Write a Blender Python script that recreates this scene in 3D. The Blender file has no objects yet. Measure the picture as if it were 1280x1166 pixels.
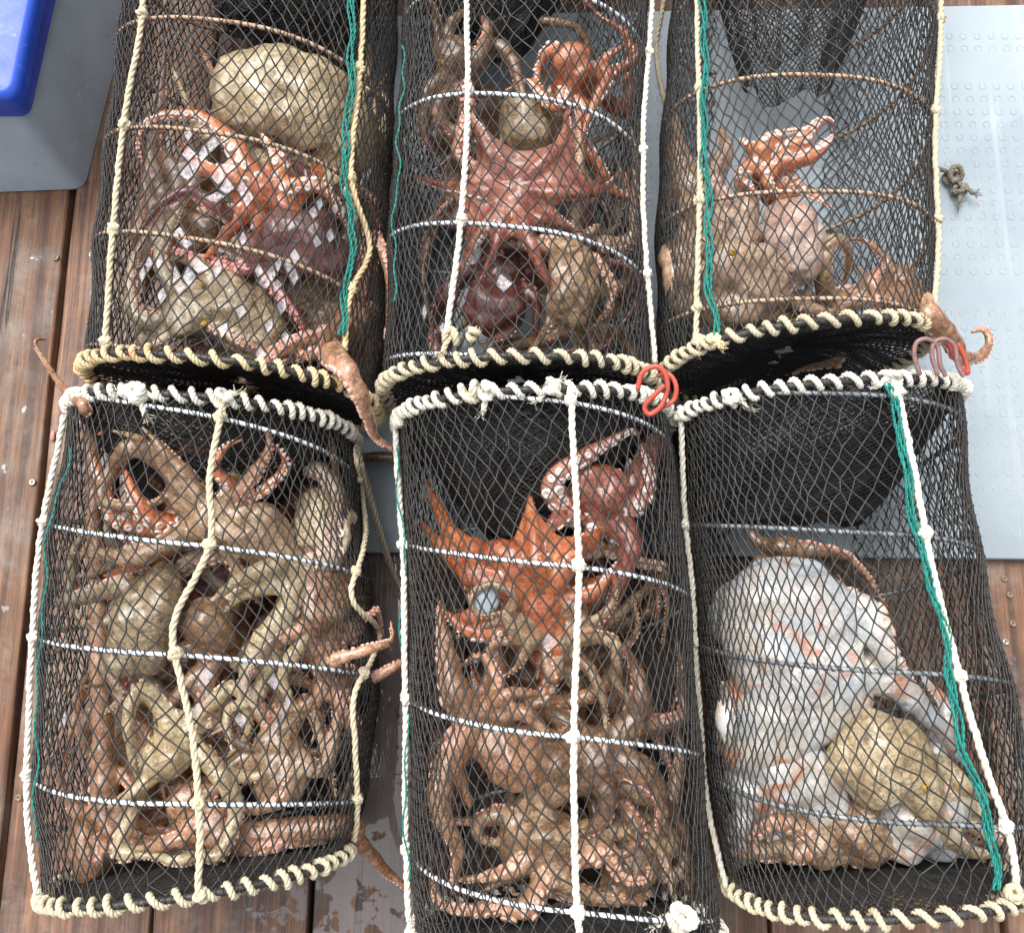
import bpy, math, random
import numpy as np
from mathutils import kdtree
random.seed(7); RNG = np.random.default_rng(7)
SC = bpy.context.scene
COL = SC.collection

# ------------------------------------------------------------------ camera, world, sun, exposure
F, H, TH = 1150.0, 1.5, math.radians(11.1)          # focal length (photo px), camera height, tilt from straight down
CT, ST = math.cos(TH), math.sin(TH)
cam = bpy.data.cameras.new('camera'); camo = bpy.data.objects.new('camera', cam); COL.objects.link(camo)
camo.location = (0, 0, H); camo.rotation_euler = (TH, 0, 0)
cam.sensor_width = 36; cam.lens = F / 1280 * 36; cam.clip_start = 0.01; cam.clip_end = 100
SC.camera = camo
SUN_EL, SUN_ROT = math.radians(62), math.radians(-35)
W = bpy.data.worlds.new('World'); SC.world = W; W.use_nodes = True
nt = W.node_tree; bg = nt.nodes['Background']
sky = nt.nodes.new('ShaderNodeTexSky'); sky.sky_type = 'NISHITA'; sky.sun_disc = False
sky.sun_elevation = SUN_EL; sky.sun_rotation = SUN_ROT; sky.dust_density = 6; sky.air_density = 1.0; sky.ozone_density = 1.0
hs = nt.nodes.new('ShaderNodeHueSaturation'); hs.inputs['Saturation'].default_value = 0.22   # overcast: the blue is washed out
nt.links.new(sky.outputs[0], hs.inputs['Color']); nt.links.new(hs.outputs[0], bg.inputs[0])
bg.inputs[1].default_value = 0.15
sun = bpy.data.lights.new('sun', 'SUN'); sun.energy = 0.7; sun.angle = math.radians(45); sun.color = (1, 0.97, 0.92)
suno = bpy.data.objects.new('sun', sun); COL.objects.link(suno)
suno.rotation_euler = (math.pi/2 - SUN_EL, 0, math.pi - SUN_ROT)
suno.location = (0, 0, 5)
SC.view_settings.view_transform = 'Standard'; SC.view_settings.look = 'None'
SC.view_settings.gamma = 1; SC.view_settings.exposure = 0.95

# ------------------------------------------------------------------ helpers
def px(u, v, z=0.0):
    a, b = (u-640)/F, -(v-583)/F
    d = np.array([a, b*CT+ST, b*ST-CT]); t = (H-z)/-d[2]
    return np.array([0, 0, H]) + t*d
def proj(P):
    P = np.asarray(P, float); x, y, z = P[..., 0], P[..., 1], P[..., 2]-H
    dep = y*ST - z*CT
    return np.stack([640+F*x/dep, 583-F*(y*CT+z*ST)/dep], -1)
def nrm(v):
    v = np.asarray(v, float); return v/np.maximum(np.linalg.norm(v, axis=-1, keepdims=True), 1e-9)
def cr(P, n):
    """Catmull-Rom through P, about n samples, evenly spaced by length"""
    P = np.asarray(P, float)
    if len(P) < 2: return P
    Q = np.vstack([2*P[0]-P[1], P, 2*P[-1]-P[-2]]); out = []
    for i in range(1, len(Q)-2):
        t = np.linspace(0, 1, 16, endpoint=False)[:, None]
        a, b, c, d = Q[i-1], Q[i], Q[i+1], Q[i+2]
        out.append(0.5*((2*b)+(c-a)*t+(2*a-5*b+4*c-d)*t**2+(-a+3*b-3*c+d)*t**3))
    out = np.vstack(out+[P[-1:]])
    L = np.concatenate([[0], np.cumsum(np.linalg.norm(np.diff(out, axis=0), axis=1))])
    s = np.linspace(0, L[-1], n)
    return np.stack([np.interp(s, L, out[:, k]) for k in range(out.shape[1])], 1)
def frames(P):
    T = nrm(np.gradient(P, axis=0)); n = len(P); U = np.zeros_like(P)
    ref = np.array([0, 0, 1.0]) if abs(T[0][2]) < .9 else np.array([1.0, 0, 0])
    u = ref - T[0]*np.dot(ref, T[0]); u /= np.linalg.norm(u)
    for i in range(n):
        u = u - T[i]*np.dot(u, T[i]); u = u/max(np.linalg.norm(u), 1e-9); U[i] = u
    return T, U, np.cross(T, U)
class MB:
    def __init__(s): s.v = []; s.q = []; s.t = []; s.n = 0
    def add(s, v, q=None, t=None):
        v = np.asarray(v, float).reshape(-1, 3)
        if q is not None and len(q): s.q.append(np.asarray(q, np.int64).reshape(-1, 4)+s.n)
        if t is not None and len(t): s.t.append(np.asarray(t, np.int64).reshape(-1, 3)+s.n)
        s.v.append(v); s.n += len(v)
    def tube(s, P, R, k=8, caps=True):
        P = np.asarray(P, float); R = np.broadcast_to(np.asarray(R, float), (len(P),))
        T, U, V = frames(P); a = np.arange(k)*2*math.pi/k
        ring = P[:, None]+R[:, None, None]*(np.cos(a)[None, :, None]*U[:, None]+np.sin(a)[None, :, None]*V[:, None])
        n = len(P); i = np.arange(n-1)[:, None]*k; j = np.arange(k)[None]; j2 = (j+1) % k
        q = np.stack([i+j, i+j2, i+k+j2, i+k+j], -1).reshape(-1, 4); v = ring.reshape(-1, 3); t = None
        if caps:
            v = np.vstack([v, P[0]-T[0]*R[0]*.6, P[-1]+T[-1]*R[-1]*.6]); jj = np.arange(k); j2 = (jj+1) % k
            t = np.vstack([np.stack([j2, jj, np.full(k, n*k)], 1), np.stack([(n-1)*k+jj, (n-1)*k+j2, np.full(k, n*k+1)], 1)])
        s.add(v, q, t)
    def loop(s, P, R, k=8):
        P = np.asarray(P, float); P = np.vstack([P, P[:1]]); s.tube(P, R, k, False)
    def rope(s, P, R, pitch=.034, k=5, strands=3, ph=0):
        """laid rope: strands twisted round the path"""
        P = np.asarray(P, float); L = np.linalg.norm(np.diff(P, axis=0), axis=1).sum()
        P = cr(P, max(8, int(L/pitch*9))); T, U, V = frames(P); a0 = np.linspace(0, L/pitch*2*math.pi, len(P))+ph
        for j in range(strands):
            a = a0+j*2*math.pi/strands
            s.tube(P+(np.cos(a)[:, None]*U+np.sin(a)[:, None]*V)*R*.5, R*.58, k)
    def prisms(s, A, B, r, k=3):
        A = np.asarray(A); B = np.asarray(B); T = nrm(B-A); ref = np.where(np.abs(T[:, 2:3]) < .9, [[0, 0, 1.]], [[1., 0, 0]])
        U = nrm(np.cross(T, ref)); V = np.cross(T, U); n = len(A); r = np.broadcast_to(np.asarray(r, float), (n,))[:, None]
        vs = []
        for E in (A, B):
            for j in range(k):
                a = j*2*math.pi/k+.4; vs.append(E+r*(math.cos(a)*U+math.sin(a)*V))
        v = np.stack(vs, 1); base = (np.arange(n)*2*k)[:, None, None]
        q = np.array([[j, (j+1) % k, k+(j+1) % k, k+j] for j in range(k)])[None]
        s.add(v.reshape(-1, 3), (base+q).reshape(-1, 4))
    def blobs(s, C, r, squash=None):
        C = np.asarray(C); n = len(C); o = np.array([[1, 0, 0], [-1, 0, 0], [0, 1, 0], [0, -1, 0], [0, 0, 1], [0, 0, -1.]])
        if squash is not None: o = o*np.asarray(squash)
        r = np.broadcast_to(np.asarray(r, float), (n,))
        v = C[:, None]+o[None]*r[:, None, None]
        t = np.array([[0, 2, 4], [2, 1, 4], [1, 3, 4], [3, 0, 4], [2, 0, 5], [1, 2, 5], [3, 1, 5], [0, 3, 5]])
        s.add(v.reshape(-1, 3), None, (np.arange(n)*6)[:, None, None]+t[None])
    def ball(s, c, r, nu=16, nv=10, axes=None):
        th = np.linspace(0, math.pi, nv); ph = np.arange(nu)*2*math.pi/nu
        v = np.stack([np.sin(th)[:, None]*np.cos(ph), np.sin(th)[:, None]*np.sin(ph), np.cos(th)[:, None]*np.ones(nu)], -1).reshape(-1, 3)
        if np.ndim(r): v = v*np.asarray(r)
        else: v = v*r
        if axes is not None: v = v@np.asarray(axes)
        i = np.arange(nv-1)[:, None]*nu; j = np.arange(nu)[None]; j2 = (j+1) % nu
        s.add(v+np.asarray(c), np.stack([i+j, i+nu+j, i+nu+j2, i+j2], -1).reshape(-1, 4))
    def mesh(s, name, off=(0, 0, 0)):
        v = np.vstack(s.v)-np.asarray(off); me = bpy.data.meshes.new(name)
        q = np.vstack(s.q) if s.q else np.zeros((0, 4), int); t = np.vstack(s.t) if s.t else np.zeros((0, 3), int)
        me.vertices.add(len(v)); me.vertices.foreach_set('co', v.ravel())
        me.loops.add(q.size+t.size); me.loops.foreach_set('vertex_index', np.concatenate([q.ravel(), t.ravel()]).astype(np.int32))
        me.polygons.add(len(q)+len(t))
        me.polygons.foreach_set('loop_start', np.concatenate([np.arange(len(q))*4, q.size+np.arange(len(t))*3]).astype(np.int32))
        me.polygons.foreach_set('use_smooth', np.ones(len(q)+len(t), bool)); me.update(calc_edges=True)
        return me
    def build(s, name, mat, parent=None, smooth=True, kind=None):
        off = root_loc(parent); me = s.mesh(name, off)
        if not smooth: me.polygons.foreach_set('use_smooth', np.zeros(len(me.polygons), bool))
        return link(name, me, mat, parent, kind)
def root_loc(o):
    if o is None: return np.zeros(3)
    while o.parent: o = o.parent
    return np.array(o.location)
def link(name, me, mat, parent=None, kind=None):
    me.materials.clear(); me.materials.append(mat)
    o = bpy.data.objects.new(name, me); COL.objects.link(o); o.parent = parent
    if kind: o['kind'] = kind
    return o
def thing(name, loc, label, cat, group=None):
    o = bpy.data.objects.new(name, None); COL.objects.link(o); o.location = tuple(loc); o.empty_display_size = .05
    o['label'] = label; o['category'] = cat
    if group: o['group'] = group
    return o

# ------------------------------------------------------------------ materials
def newmat(name):
    m = bpy.data.materials.new(name); m.use_nodes = True; n = m.node_tree
    return m, n, n.nodes['Principled BSDF']
def N(n, typ, **kw):
    x = n.nodes.new(typ)
    for k, v in kw.items():
        if k in ('operation', 'blend_type', 'data_type', 'attribute_name', 'feature', 'noise_dimensions', 'distance'): setattr(x, k, v)
        else: x.inputs[k].default_value = v
    return x
def noise(n, vec, scale, detail=4, rough=.55, dist=0.0):
    x = N(n, 'ShaderNodeTexNoise', Scale=scale, Detail=detail, Roughness=rough, Distortion=dist)
    if vec is not None: n.links.new(vec, x.inputs['Vector'])
    return x.outputs['Fac']
def ramp(n, fac, stops):
    r = n.nodes.new('ShaderNodeValToRGB'); e = r.color_ramp.elements
    while len(e) < len(stops): e.new(.5)
    for i, (p, c) in enumerate(stops):
        e[i].position = p; e[i].color = (*c, 1) if len(c) == 3 else c
    n.links.new(fac, r.inputs[0]); return r.outputs[0]
def framp(n, fac, a, b, lo=0.0, hi=1.0):
    m = N(n, 'ShaderNodeMapRange'); m.inputs[1].default_value = a; m.inputs[2].default_value = b
    m.inputs[3].default_value = lo; m.inputs[4].default_value = hi; n.links.new(fac, m.inputs[0]); return m.outputs[0]
def mix(n, fac, a, b, blend='MIX'):
    m = n.nodes.new('ShaderNodeMix'); m.data_type = 'RGBA'; m.blend_type = blend
    for s, v in ((m.inputs[0], fac), (m.inputs[6], a), (m.inputs[7], b)):
        if hasattr(v, 'is_output') or isinstance(v, bpy.types.NodeSocket): n.links.new(v, s)
        elif isinstance(v, (int, float)): s.default_value = v
        else: s.default_value = (*v, 1)
    return m.outputs[2]
def math_(n, op, a, b=None):
    m = n.nodes.new('ShaderNodeMath'); m.operation = op
    for s, v in ((m.inputs[0], a), (m.inputs[1], b)):
        if v is None: continue
        if isinstance(v, bpy.types.NodeSocket): n.links.new(v, s)
        else: s.default_value = v
    return m.outputs[0]
def bump(n, h, b, strength=.5, dist=.002):
    x = N(n, 'ShaderNodeBump', Strength=strength, Distance=dist); n.links.new(h, x.inputs['Height']); n.links.new(x.outputs[0], b.inputs['Normal']); return x
def coords(n, scale=(1, 1, 1), rnd=0.0):
    tc = n.nodes.new('ShaderNodeTexCoord'); mp = n.nodes.new('ShaderNodeMapping'); mp.inputs['Scale'].default_value = scale
    n.links.new(tc.outputs['Object'], mp.inputs['Vector'])
    if rnd:
        oi = n.nodes.new('ShaderNodeObjectInfo'); mul = math_(n, 'MULTIPLY', oi.outputs['Random'], rnd); cb = n.nodes.new('ShaderNodeCombineXYZ')
        for k in range(3): n.links.new(mul, cb.inputs[k])
        n.links.new(cb.outputs[0], mp.inputs['Location'])
    return mp.outputs[0]
def octo_mat(name, c1, c2, pale, wart, rough=.3, dk=.5):
    """wet mottled skin: two tones in clouds, pale warts, paler underside (attribute vent)"""
    m, n, b = newmat(name); v = coords(n, rnd=7)
    big = framp(n, noise(n, v, 16, 5, .6, .6), .40, .60); col = mix(n, big, c1, c2)
    med = framp(n, noise(n, v, 75, 5, .7, .8), .50, .62); col = mix(n, math_(n, 'MULTIPLY', med, .85), col, tuple(x*dk for x in c2))
    sp = framp(n, noise(n, v, 230, 3, .6), .54, .62); col = mix(n, math_(n, 'MULTIPLY', sp, .55), col, tuple(x*dk for x in c2))
    rt = N(n, 'ShaderNodeTexVoronoi', Scale=95.0, feature='DISTANCE_TO_EDGE'); n.links.new(v, rt.inputs['Vector']); col = mix(n, math_(n, 'MULTIPLY', framp(n, rt.outputs['Distance'], .10, .02), .45), col, tuple(x*dk for x in c2))
    pp = framp(n, noise(n, v, 34, 4, .6, .4), .56, .66); col = mix(n, math_(n, 'MULTIPLY', pp, .5), col, wart)
    vo = N(n, 'ShaderNodeTexVoronoi', Scale=210.0); n.links.new(v, vo.inputs['Vector'])
    wt = framp(n, vo.outputs['Distance'], .5, .1); wm = math_(n, 'MULTIPLY', wt, framp(n, noise(n, v, 30, 3), .50, .64))
    col = mix(n, math_(n, 'MULTIPLY', wm, .75), col, wart)
    if name.endswith('white'):
        ofl = framp(n, noise(n, v, 19, 4, .6, .3), .56, .63); col = mix(n, math_(n, 'MULTIPLY', ofl, .8), col, (.62, .20, .07))
        ofb = framp(n, noise(n, v, 13, 5, .65, .8), .57, .66); col = mix(n, math_(n, 'MULTIPLY', ofb, .5), col, (.40, .27, .22))
        bl = framp(n, noise(n, v, 9, 4, .55, .5), .50, .62); col = mix(n, math_(n, 'MULTIPLY', bl, .7), col, (.44, .53, .60)); pk = framp(n, noise(n, v, 11, 4, .6, 1.2), .55, .66); col = mix(n, math_(n, 'MULTIPLY', pk, .3), col, (.50, .29, .20))
        b.inputs['Subsurface Weight'].default_value = .5
    at = N(n, 'ShaderNodeAttribute', attribute_name='vent')
    vm = math_(n, 'MULTIPLY', framp(n, at.outputs['Fac'], .45, .8), framp(n, noise(n, v, 25, 3), .25, .6, .5, 1))
    col = mix(n, vm, col, pale)
    n.links.new(col, b.inputs['Base Color'])
    b.inputs['Roughness'].default_value = rough; b.inputs['Subsurface Weight'].default_value = .15; b.inputs['Subsurface Radius'].default_value = (.012, .006, .004); b.inputs['Subsurface Scale'].default_value = .5
    b.inputs['Coat Weight'].default_value = .8; b.inputs['Coat Roughness'].default_value = .16
    n2 = noise(n, v, 120, 6, .65); n3 = noise(n, v, 420, 2, .5)
    h = math_(n, 'ADD', math_(n, 'MULTIPLY', wt, .3), math_(n, 'ADD', n2, math_(n, 'MULTIPLY', n3, .4))); bump(n, h, b, .6, .0018)
    return m
def rope_mat(name, c, stain, amt=.5, dirt=.5):
    m, n, b = newmat(name); v = coords(n, rnd=5)
    st = framp(n, noise(n, v, 22, 3), .58, .72); col = mix(n, math_(n, 'MULTIPLY', st, amt), c, stain)
    d = framp(n, noise(n, v, 160, 5, .7), .45, .7); col = mix(n, math_(n, 'MULTIPLY', d, dirt), col, tuple(x*.45 for x in c))
    n.links.new(col, b.inputs['Base Color']); b.inputs['Roughness'].default_value = .75
    bump(n, noise(n, v, 900, 3, .7), b, .6, .0012); return m
def plain_mat(name, c, rough=.5, var=.25, scale=40, metal=0.0, c2=None, bs=.2, spec=.5):
    m, n, b = newmat(name); v = coords(n, rnd=5); f = framp(n, noise(n, v, scale, 5, .65), .35, .65)
    n.links.new(mix(n, f, c, c2 if c2 else tuple(x*(1-var) for x in c)), b.inputs['Base Color'])
    n.links.new(framp(n, noise(n, v, scale*2.3, 4), .3, .7, rough*.75, min(1, rough*1.25)), b.inputs['Roughness']); b.inputs['Metallic'].default_value = metal
    b.inputs['Specular IOR Level'].default_value = spec
    bump(n, noise(n, v, scale*6, 3), b, bs, .001); return m
M = {}
M['net'] = plain_mat('net_twine', (.019, .0175, .016), .45, c2=(.050, .047, .043), scale=90)
M['net_inner'] = plain_mat('funnel_twine', (.014, .014, .014), .7, c2=(.032, .031, .030), scale=60)
M['rope_cream'] = rope_mat('cream_rope', (.64, .56, .39), (.5, .3, .12), .35)
M['rope_white'] = rope_mat('white_rope', (.80, .77, .66), (.62, .48, .24), .5, .4)
M['rope_orange'] = rope_mat('stained_rope', (.72, .58, .34), (.6, .26, .07), .95)
M['rope_grey'] = rope_mat('grey_rope', (.25, .22, .17), (.12, .09, .06), .6)
M['teal'] = plain_mat('teal_twine', (.004, .13, .11), .45, c2=(.01, .25, .21), scale=120)
M['coil_white'] = plain_mat('coated_coil', (.55, .62, .68), .35, c2=(.75, .78, .8), scale=60)
M['coil_grey'] = plain_mat('grey_coil', (.10, .115, .125), .3, c2=(.30, .33, .35), scale=60)
M['coil_rust'] = plain_mat('rusty_coil', (.34, .18, .095), .6, c2=(.55, .42, .30), scale=110)
M['hook'] = plain_mat('red_hook', (.52, .08, .05), .35, c2=(.38, .07, .045), scale=70)
M['hook_grey'] = plain_mat('worn_hook', (.30, .16, .14), .4, c2=(.16, .10, .10), scale=150)
M['screw'] = plain_mat('screw_steel', (.5, .48, .44), .35, metal=.8, scale=300, c2=(.3, .26, .22))
M['screw_dark'] = plain_mat('screw_worn', (.25, .2, .14), .5, metal=.5, scale=300)
M['gold'] = plain_mat('gold_iris', (.55, .36, .05), .15, c2=(.35, .2, .03), scale=400, bs=0)
M['pupil'] = plain_mat('pupil', (.006, .006, .006), .08, bs=0)

def wood_mat():
    m, n, b = newmat('deck_wood'); v = coords(n, (1, 1, 1), 9); g = coords(n, (48, 1.6, 48), 9); g2 = coords(n, (260, 7.0, 260), 9)
    gr = noise(n, g, 1, 6, .65, .6); fine = noise(n, g2, 1, 4, .6)
    col = ramp(n, gr, [(.25, (.035, .018, .013)), (.42, (.085, .041, .025)), (.56, (.20, .092, .045)), (.75, (.31, .18, .10))])
    col = mix(n, framp(n, fine, .46, .64, 0, .8), col, (.075, .036, .024))
    col = mix(n, framp(n, noise(n, coords(n, (110, 2.2, 110), 9), 1, 5, .7, .4), .55, .72, 0, .6), col, (.33, .20, .13))
    wea = math_(n, 'MULTIPLY', framp(n, noise(n, v, 5, 7, .75, .3), .46, .64), framp(n, noise(n, coords(n, (30, 4, 30), 9), 1, 5, .7), .35, .6))
    col = mix(n, math_(n, 'MULTIPLY', wea, .7), col, (.29, .255, .215))
    crack = framp(n, noise(n, coords(n, (34, .8, 34), 9), 1, 4, .55, .3), .31, .33, 1, 0)
    col = mix(n, math_(n, 'MULTIPLY', crack, .8), col, (.018, .012, .01))
    oi = n.nodes.new('ShaderNodeObjectInfo'); hsv = N(n, 'ShaderNodeHueSaturation'); n.links.new(col, hsv.inputs['Color'])
    n.links.new(framp(n, oi.outputs['Random'], 0, 1, .8, 1.15), hsv.inputs['Value']); n.links.new(framp(n, oi.outputs['Random'], 0, 1, 1.15, .95), hsv.inputs['Saturation']); col = hsv.outputs[0]
    # spilt water: patches with ragged edges, most of it between the two nearest traps on the left
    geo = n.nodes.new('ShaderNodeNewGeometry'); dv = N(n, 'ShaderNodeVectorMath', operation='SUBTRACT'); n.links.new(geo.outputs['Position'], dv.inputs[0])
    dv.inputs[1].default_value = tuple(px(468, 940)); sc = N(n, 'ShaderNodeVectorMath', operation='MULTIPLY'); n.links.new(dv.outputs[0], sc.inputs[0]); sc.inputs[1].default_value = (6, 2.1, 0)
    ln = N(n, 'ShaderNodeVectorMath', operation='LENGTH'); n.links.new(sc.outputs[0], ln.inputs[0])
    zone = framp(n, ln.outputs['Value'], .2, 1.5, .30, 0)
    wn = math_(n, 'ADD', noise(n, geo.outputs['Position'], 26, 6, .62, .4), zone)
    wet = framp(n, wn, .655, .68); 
    dv2 = N(n, 'ShaderNodeVectorMath', operation='MULTIPLY'); n.links.new(geo.outputs['Position'], dv2.inputs[0]); dv2.inputs[1].default_value = (1.25, .9, 0)
    ln2 = N(n, 'ShaderNodeVectorMath', operation='LENGTH'); n.links.new(dv2.outputs[0], ln2.inputs[0]); drip = framp(n, ln2.outputs['Value'], .55, .95, .22, 0)
    damp = framp(n, math_(n, 'ADD', wn, drip), .46, .70)
    col = mix(n, math_(n, 'MULTIPLY', damp, .55), col, mix(n, 1.0, col, (.35, .33, .33), 'MULTIPLY'))
    col = mix(n, math_(n, 'MULTIPLY', wet, .6), col, (.135, .12, .12))  # grey sky reflection on the water, painted into the base colour
    n.links.new(col, b.inputs['Base Color'])
    n.links.new(framp(n, damp, 0, 1, .62, .38), b.inputs['Roughness'])
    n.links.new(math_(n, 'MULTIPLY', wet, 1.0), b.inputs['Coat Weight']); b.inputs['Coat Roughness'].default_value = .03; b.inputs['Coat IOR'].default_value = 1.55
    h = math_(n, 'SUBTRACT', math_(n, 'ADD', gr, math_(n, 'MULTIPLY', fine, .6)), math_(n, 'MULTIPLY', crack, 1.2)); bump(n, h, b, .6, .0035); return m
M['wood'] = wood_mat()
def mat_panel():
    m, n, b = newmat('grey_plastic'); v = coords(n); s = coords(n, (60, 3, 60))
    col = mix(n, framp(n, noise(n, v, 5, 5, .6), .35, .65), (.30, .355, .395), (.36, .415, .45))
    col = mix(n, math_(n, 'MULTIPLY', framp(n, noise(n, s, 1, 4, .6), .56, .7), .35), col, (.50, .55, .58))
    col = mix(n, math_(n, 'MULTIPLY', framp(n, noise(n, v, 60, 6, .75), .62, .75), .5), col, (.25, .24, .22))
    n.links.new(col, b.inputs['Base Color']); n.links.new(framp(n, noise(n, v, 12, 4), .4, .6, .3, .55), b.inputs['Roughness'])
    bump(n, noise(n, v, 500, 3), b, .15, .0006); return m
M['panel'] = mat_panel()
def tub_mat(name, c, scuff, rough):
    m, n, b = newmat(name); v = coords(n); s = coords(n, (8, 8, 30))
    col = mix(n, framp(n, noise(n, v, 9, 5), .35, .65), c, tuple(x*.82 for x in c))
    sc = math_(n, 'MULTIPLY', framp(n, noise(n, v, 22, 6, .75, 1.5), .60, .70), .6); col = mix(n, sc, col, scuff)
    dk = framp(n, noise(n, v, 55, 5, .7), .66, .74); col = mix(n, math_(n, 'MULTIPLY', dk, .7), col, (.05, .05, .05))
    n.links.new(col, b.inputs['Base Color']); n.links.new(framp(n, noise(n, v, 30, 4), .35, .65, rough*.7, rough*1.3), b.inputs['Roughness'])
    bump(n, noise(n, v, 160, 5, .7), b, .25, .001); return m
M['tub'] = tub_mat('tub_grey', (.43, .51, .585), (.56, .62, .67), .5)
M['lid'] = tub_mat('lid_blue', (.022, .085, .55), (.25, .30, .5), .3)
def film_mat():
    m, n, b = newmat('film_patch'); b.inputs['Base Color'].default_value = (.62, .60, .64, 1); b.inputs['Roughness'].default_value = .12
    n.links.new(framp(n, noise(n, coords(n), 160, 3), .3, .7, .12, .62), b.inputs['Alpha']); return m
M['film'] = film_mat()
M['under'] = plain_mat('dark_underdeck', (.012, .011, .010), .8)

# ------------------------------------------------------------------ deck and panel
ground = MB(); g = 6.0
ground.add([[-g, -g, -.25], [g, -g, -.25], [g, g, -.25], [-g, g, -.25]], [[0, 1, 2, 3]])
ground.build('ground', M['under'], kind='structure')
deck = bpy.data.objects.new('deck', None); COL.objects.link(deck); deck['kind'] = 'structure'
def plank(x0, x1, y0, y1, z=0.0, th=.035):
    mb = MB(); n = 60; ys = np.linspace(y0, y1, n); bv = .004
    jl = np.interp(ys, np.linspace(y0, y1, 25), RNG.normal(0, .0012, 25)); jr = np.interp(ys, np.linspace(y0, y1, 25), RNG.normal(0, .0012, 25))
    L, R = x0+jl, x1+jr
    prof = [(L, z-th), (L, z-bv), (L+bv*.35, z-bv*.3), (L+bv, z), (R-bv, z), (R-bv*.35, z-bv*.3), (R, z-bv), (R, z-th)]
    v = np.stack([np.stack([a, ys, np.full(n, zz)], 1) for a, zz in prof], 1)
    k = len(prof); i = np.arange(n-1)[:, None]*k; j = np.arange(k-1)[None]
    q = np.stack([i+j, i+j+1, i+k+j+1, i+k+j], -1).reshape(-1, 4)
    mb.add(v.reshape(-1, 3), q); mb.add(v[0], None, [[0, a, a+1] for a in range(1, k-1)]); mb.add(v[-1], None, [[0, a+1, a] for a in range(1, k-1)])
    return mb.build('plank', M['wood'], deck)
edges = [-.30, -.16, -.02]  # filled below from gap lines seen at v=1160
gl = [px(u, 1160)[0] for u in (-400, -205, -6, 190, 389, 580, 772, 964, 1258, 1450, 1650)]
gaps = [.004, .005, .011, .004, .009, .004, .006, .006, .012, .005, .005]
planks = []
for i in range(len(gl)-1):
    planks.append(plank(gl[i]+gaps[i]/2, gl[i+1]-gaps[i+1]/2, -1.1, 1.9, z=RNG.uniform(-.0015, .0015)))
# planks run a touch askew to the camera
deck.rotation_euler = (0, 0, math.radians(-.3))
def screw(u, v, i, mat, r=.0058):
    P = px(u, v, .001); mb = MB(); a = np.arange(20)*2*math.pi/20
    prof = [(1, -.002), (1, .0006), (.8, .0016), (.42, .0018), (.34, .0004), (0.001, .0002)]
    v_ = np.vstack([np.stack([P[0]+r*k*np.cos(a), P[1]+r*k*np.sin(a), np.full(20, h+.001)], 1) for k, h in prof])
    ii = np.arange(len(prof)-1)[:, None]*20; j = np.arange(20)[None]; j2 = (j+1) % 20
    mb.add(v_, np.stack([ii+j, ii+j2, ii+20+j2, ii+20+j], -1).reshape(-1, 4)); mb.build('screw', mat, planks[i])
for u, v, i, k in ((67, 325, 1, 'screw_dark'), (112, 321, 2, 'screw'), (39, 606, 1, 'screw'), (1257, 799, 7, 'screw'), (1262, 740, 7, 'screw_dark'), (1266, 776, 7, 'screw_dark'), (1255, 720, 8, 'screw_dark'), (24, 1000, 2, 'screw_dark')):
    screw(u, v, i, M[k])

def rounded_prism(mb, corners, z0, z1, rad, bev=.01, top_corners=None, seg=6):
    """convex footprint (ccw) with rounded corners, from z0 (corners) to z1 (top_corners), bevelled top"""
    def rnd(cs, r):
        out = []; n = len(cs)
        for i in range(n):
            p, a, c = np.array(cs[i]), np.array(cs[i-1]), np.array(cs[(i+1) % n]); d1, d2 = nrm(a-p), nrm(c-p)
            for t in np.linspace(0, 1, seg): out.append((1-t)**2*(p+d1*r)+2*t*(1-t)*p+t*t*(p+d2*r))
        return np.array(out)
    tc = top_corners or corners; B, T = rnd(corners, rad), rnd(tc, rad); c = T.mean(0)
    inn = T+nrm(c-T)*bev
    rows = [np.c_[B, np.full(len(B), z0)], np.c_[T*.97+B*.03, np.full(len(B), z1-bev)], np.c_[T+nrm(c-T)*bev*.3, np.full(len(B), z1-bev*.3)], np.c_[inn, np.full(len(B), z1)]]
    n = len(B); i = np.arange(len(rows)-1)[:, None]*n; j = np.arange(n)[None]; j2 = (j+1) % n
    v = np.vstack(rows); q = np.stack([i+j, i+j2, i+n+j2, i+n+j], -1).reshape(-1, 4); m = (len(rows)-1)*n
    v = np.vstack([v, [[*c, z1]]]); t = [[m+a, m+(a+1) % n, len(v)-1] for a in range(n)]
    mb.add(v, q, t)

PZ = .022                                             # top of the panel
pc = [px(452, 690, PZ)[:2], px(1500, 701, PZ)[:2], px(1500, 2, PZ)[:2], px(440, 20, PZ)[:2]]
panel = thing('deck_mat', (*pc[0], 0), 'pale grey plastic mat with embossed rings under the traps at the right', 'mat')
mb = MB(); rounded_prism(mb, pc, .004, PZ, .012, .004); mb.build('board', M['panel'], panel)
mb = MB(); a = np.linspace(math.radians(-60), math.radians(240), 11)
y0, y1 = pc[0][1]+.03, pc[2][1]-.05; x0, x1 = pc[0][0]+.03, pc[1][0]-.02
for iy, y in enumerate(np.arange(y0, y1, .0250)):
    if int((y-y0)/.43) != int((y-y0+.04)/.43): continue
    for x in np.arange(x0, x1, .0250):
        fl = 1 if (iy % 2) else -1
        P = np.stack([x+.0060*np.cos(a), y+fl*.0060*np.sin(a), np.full(11, PZ-.0003)], 1); mb.tube(P, .0012, 4, False)
mb.build('tread_ring', M['panel'], panel, kind='stuff')

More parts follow.
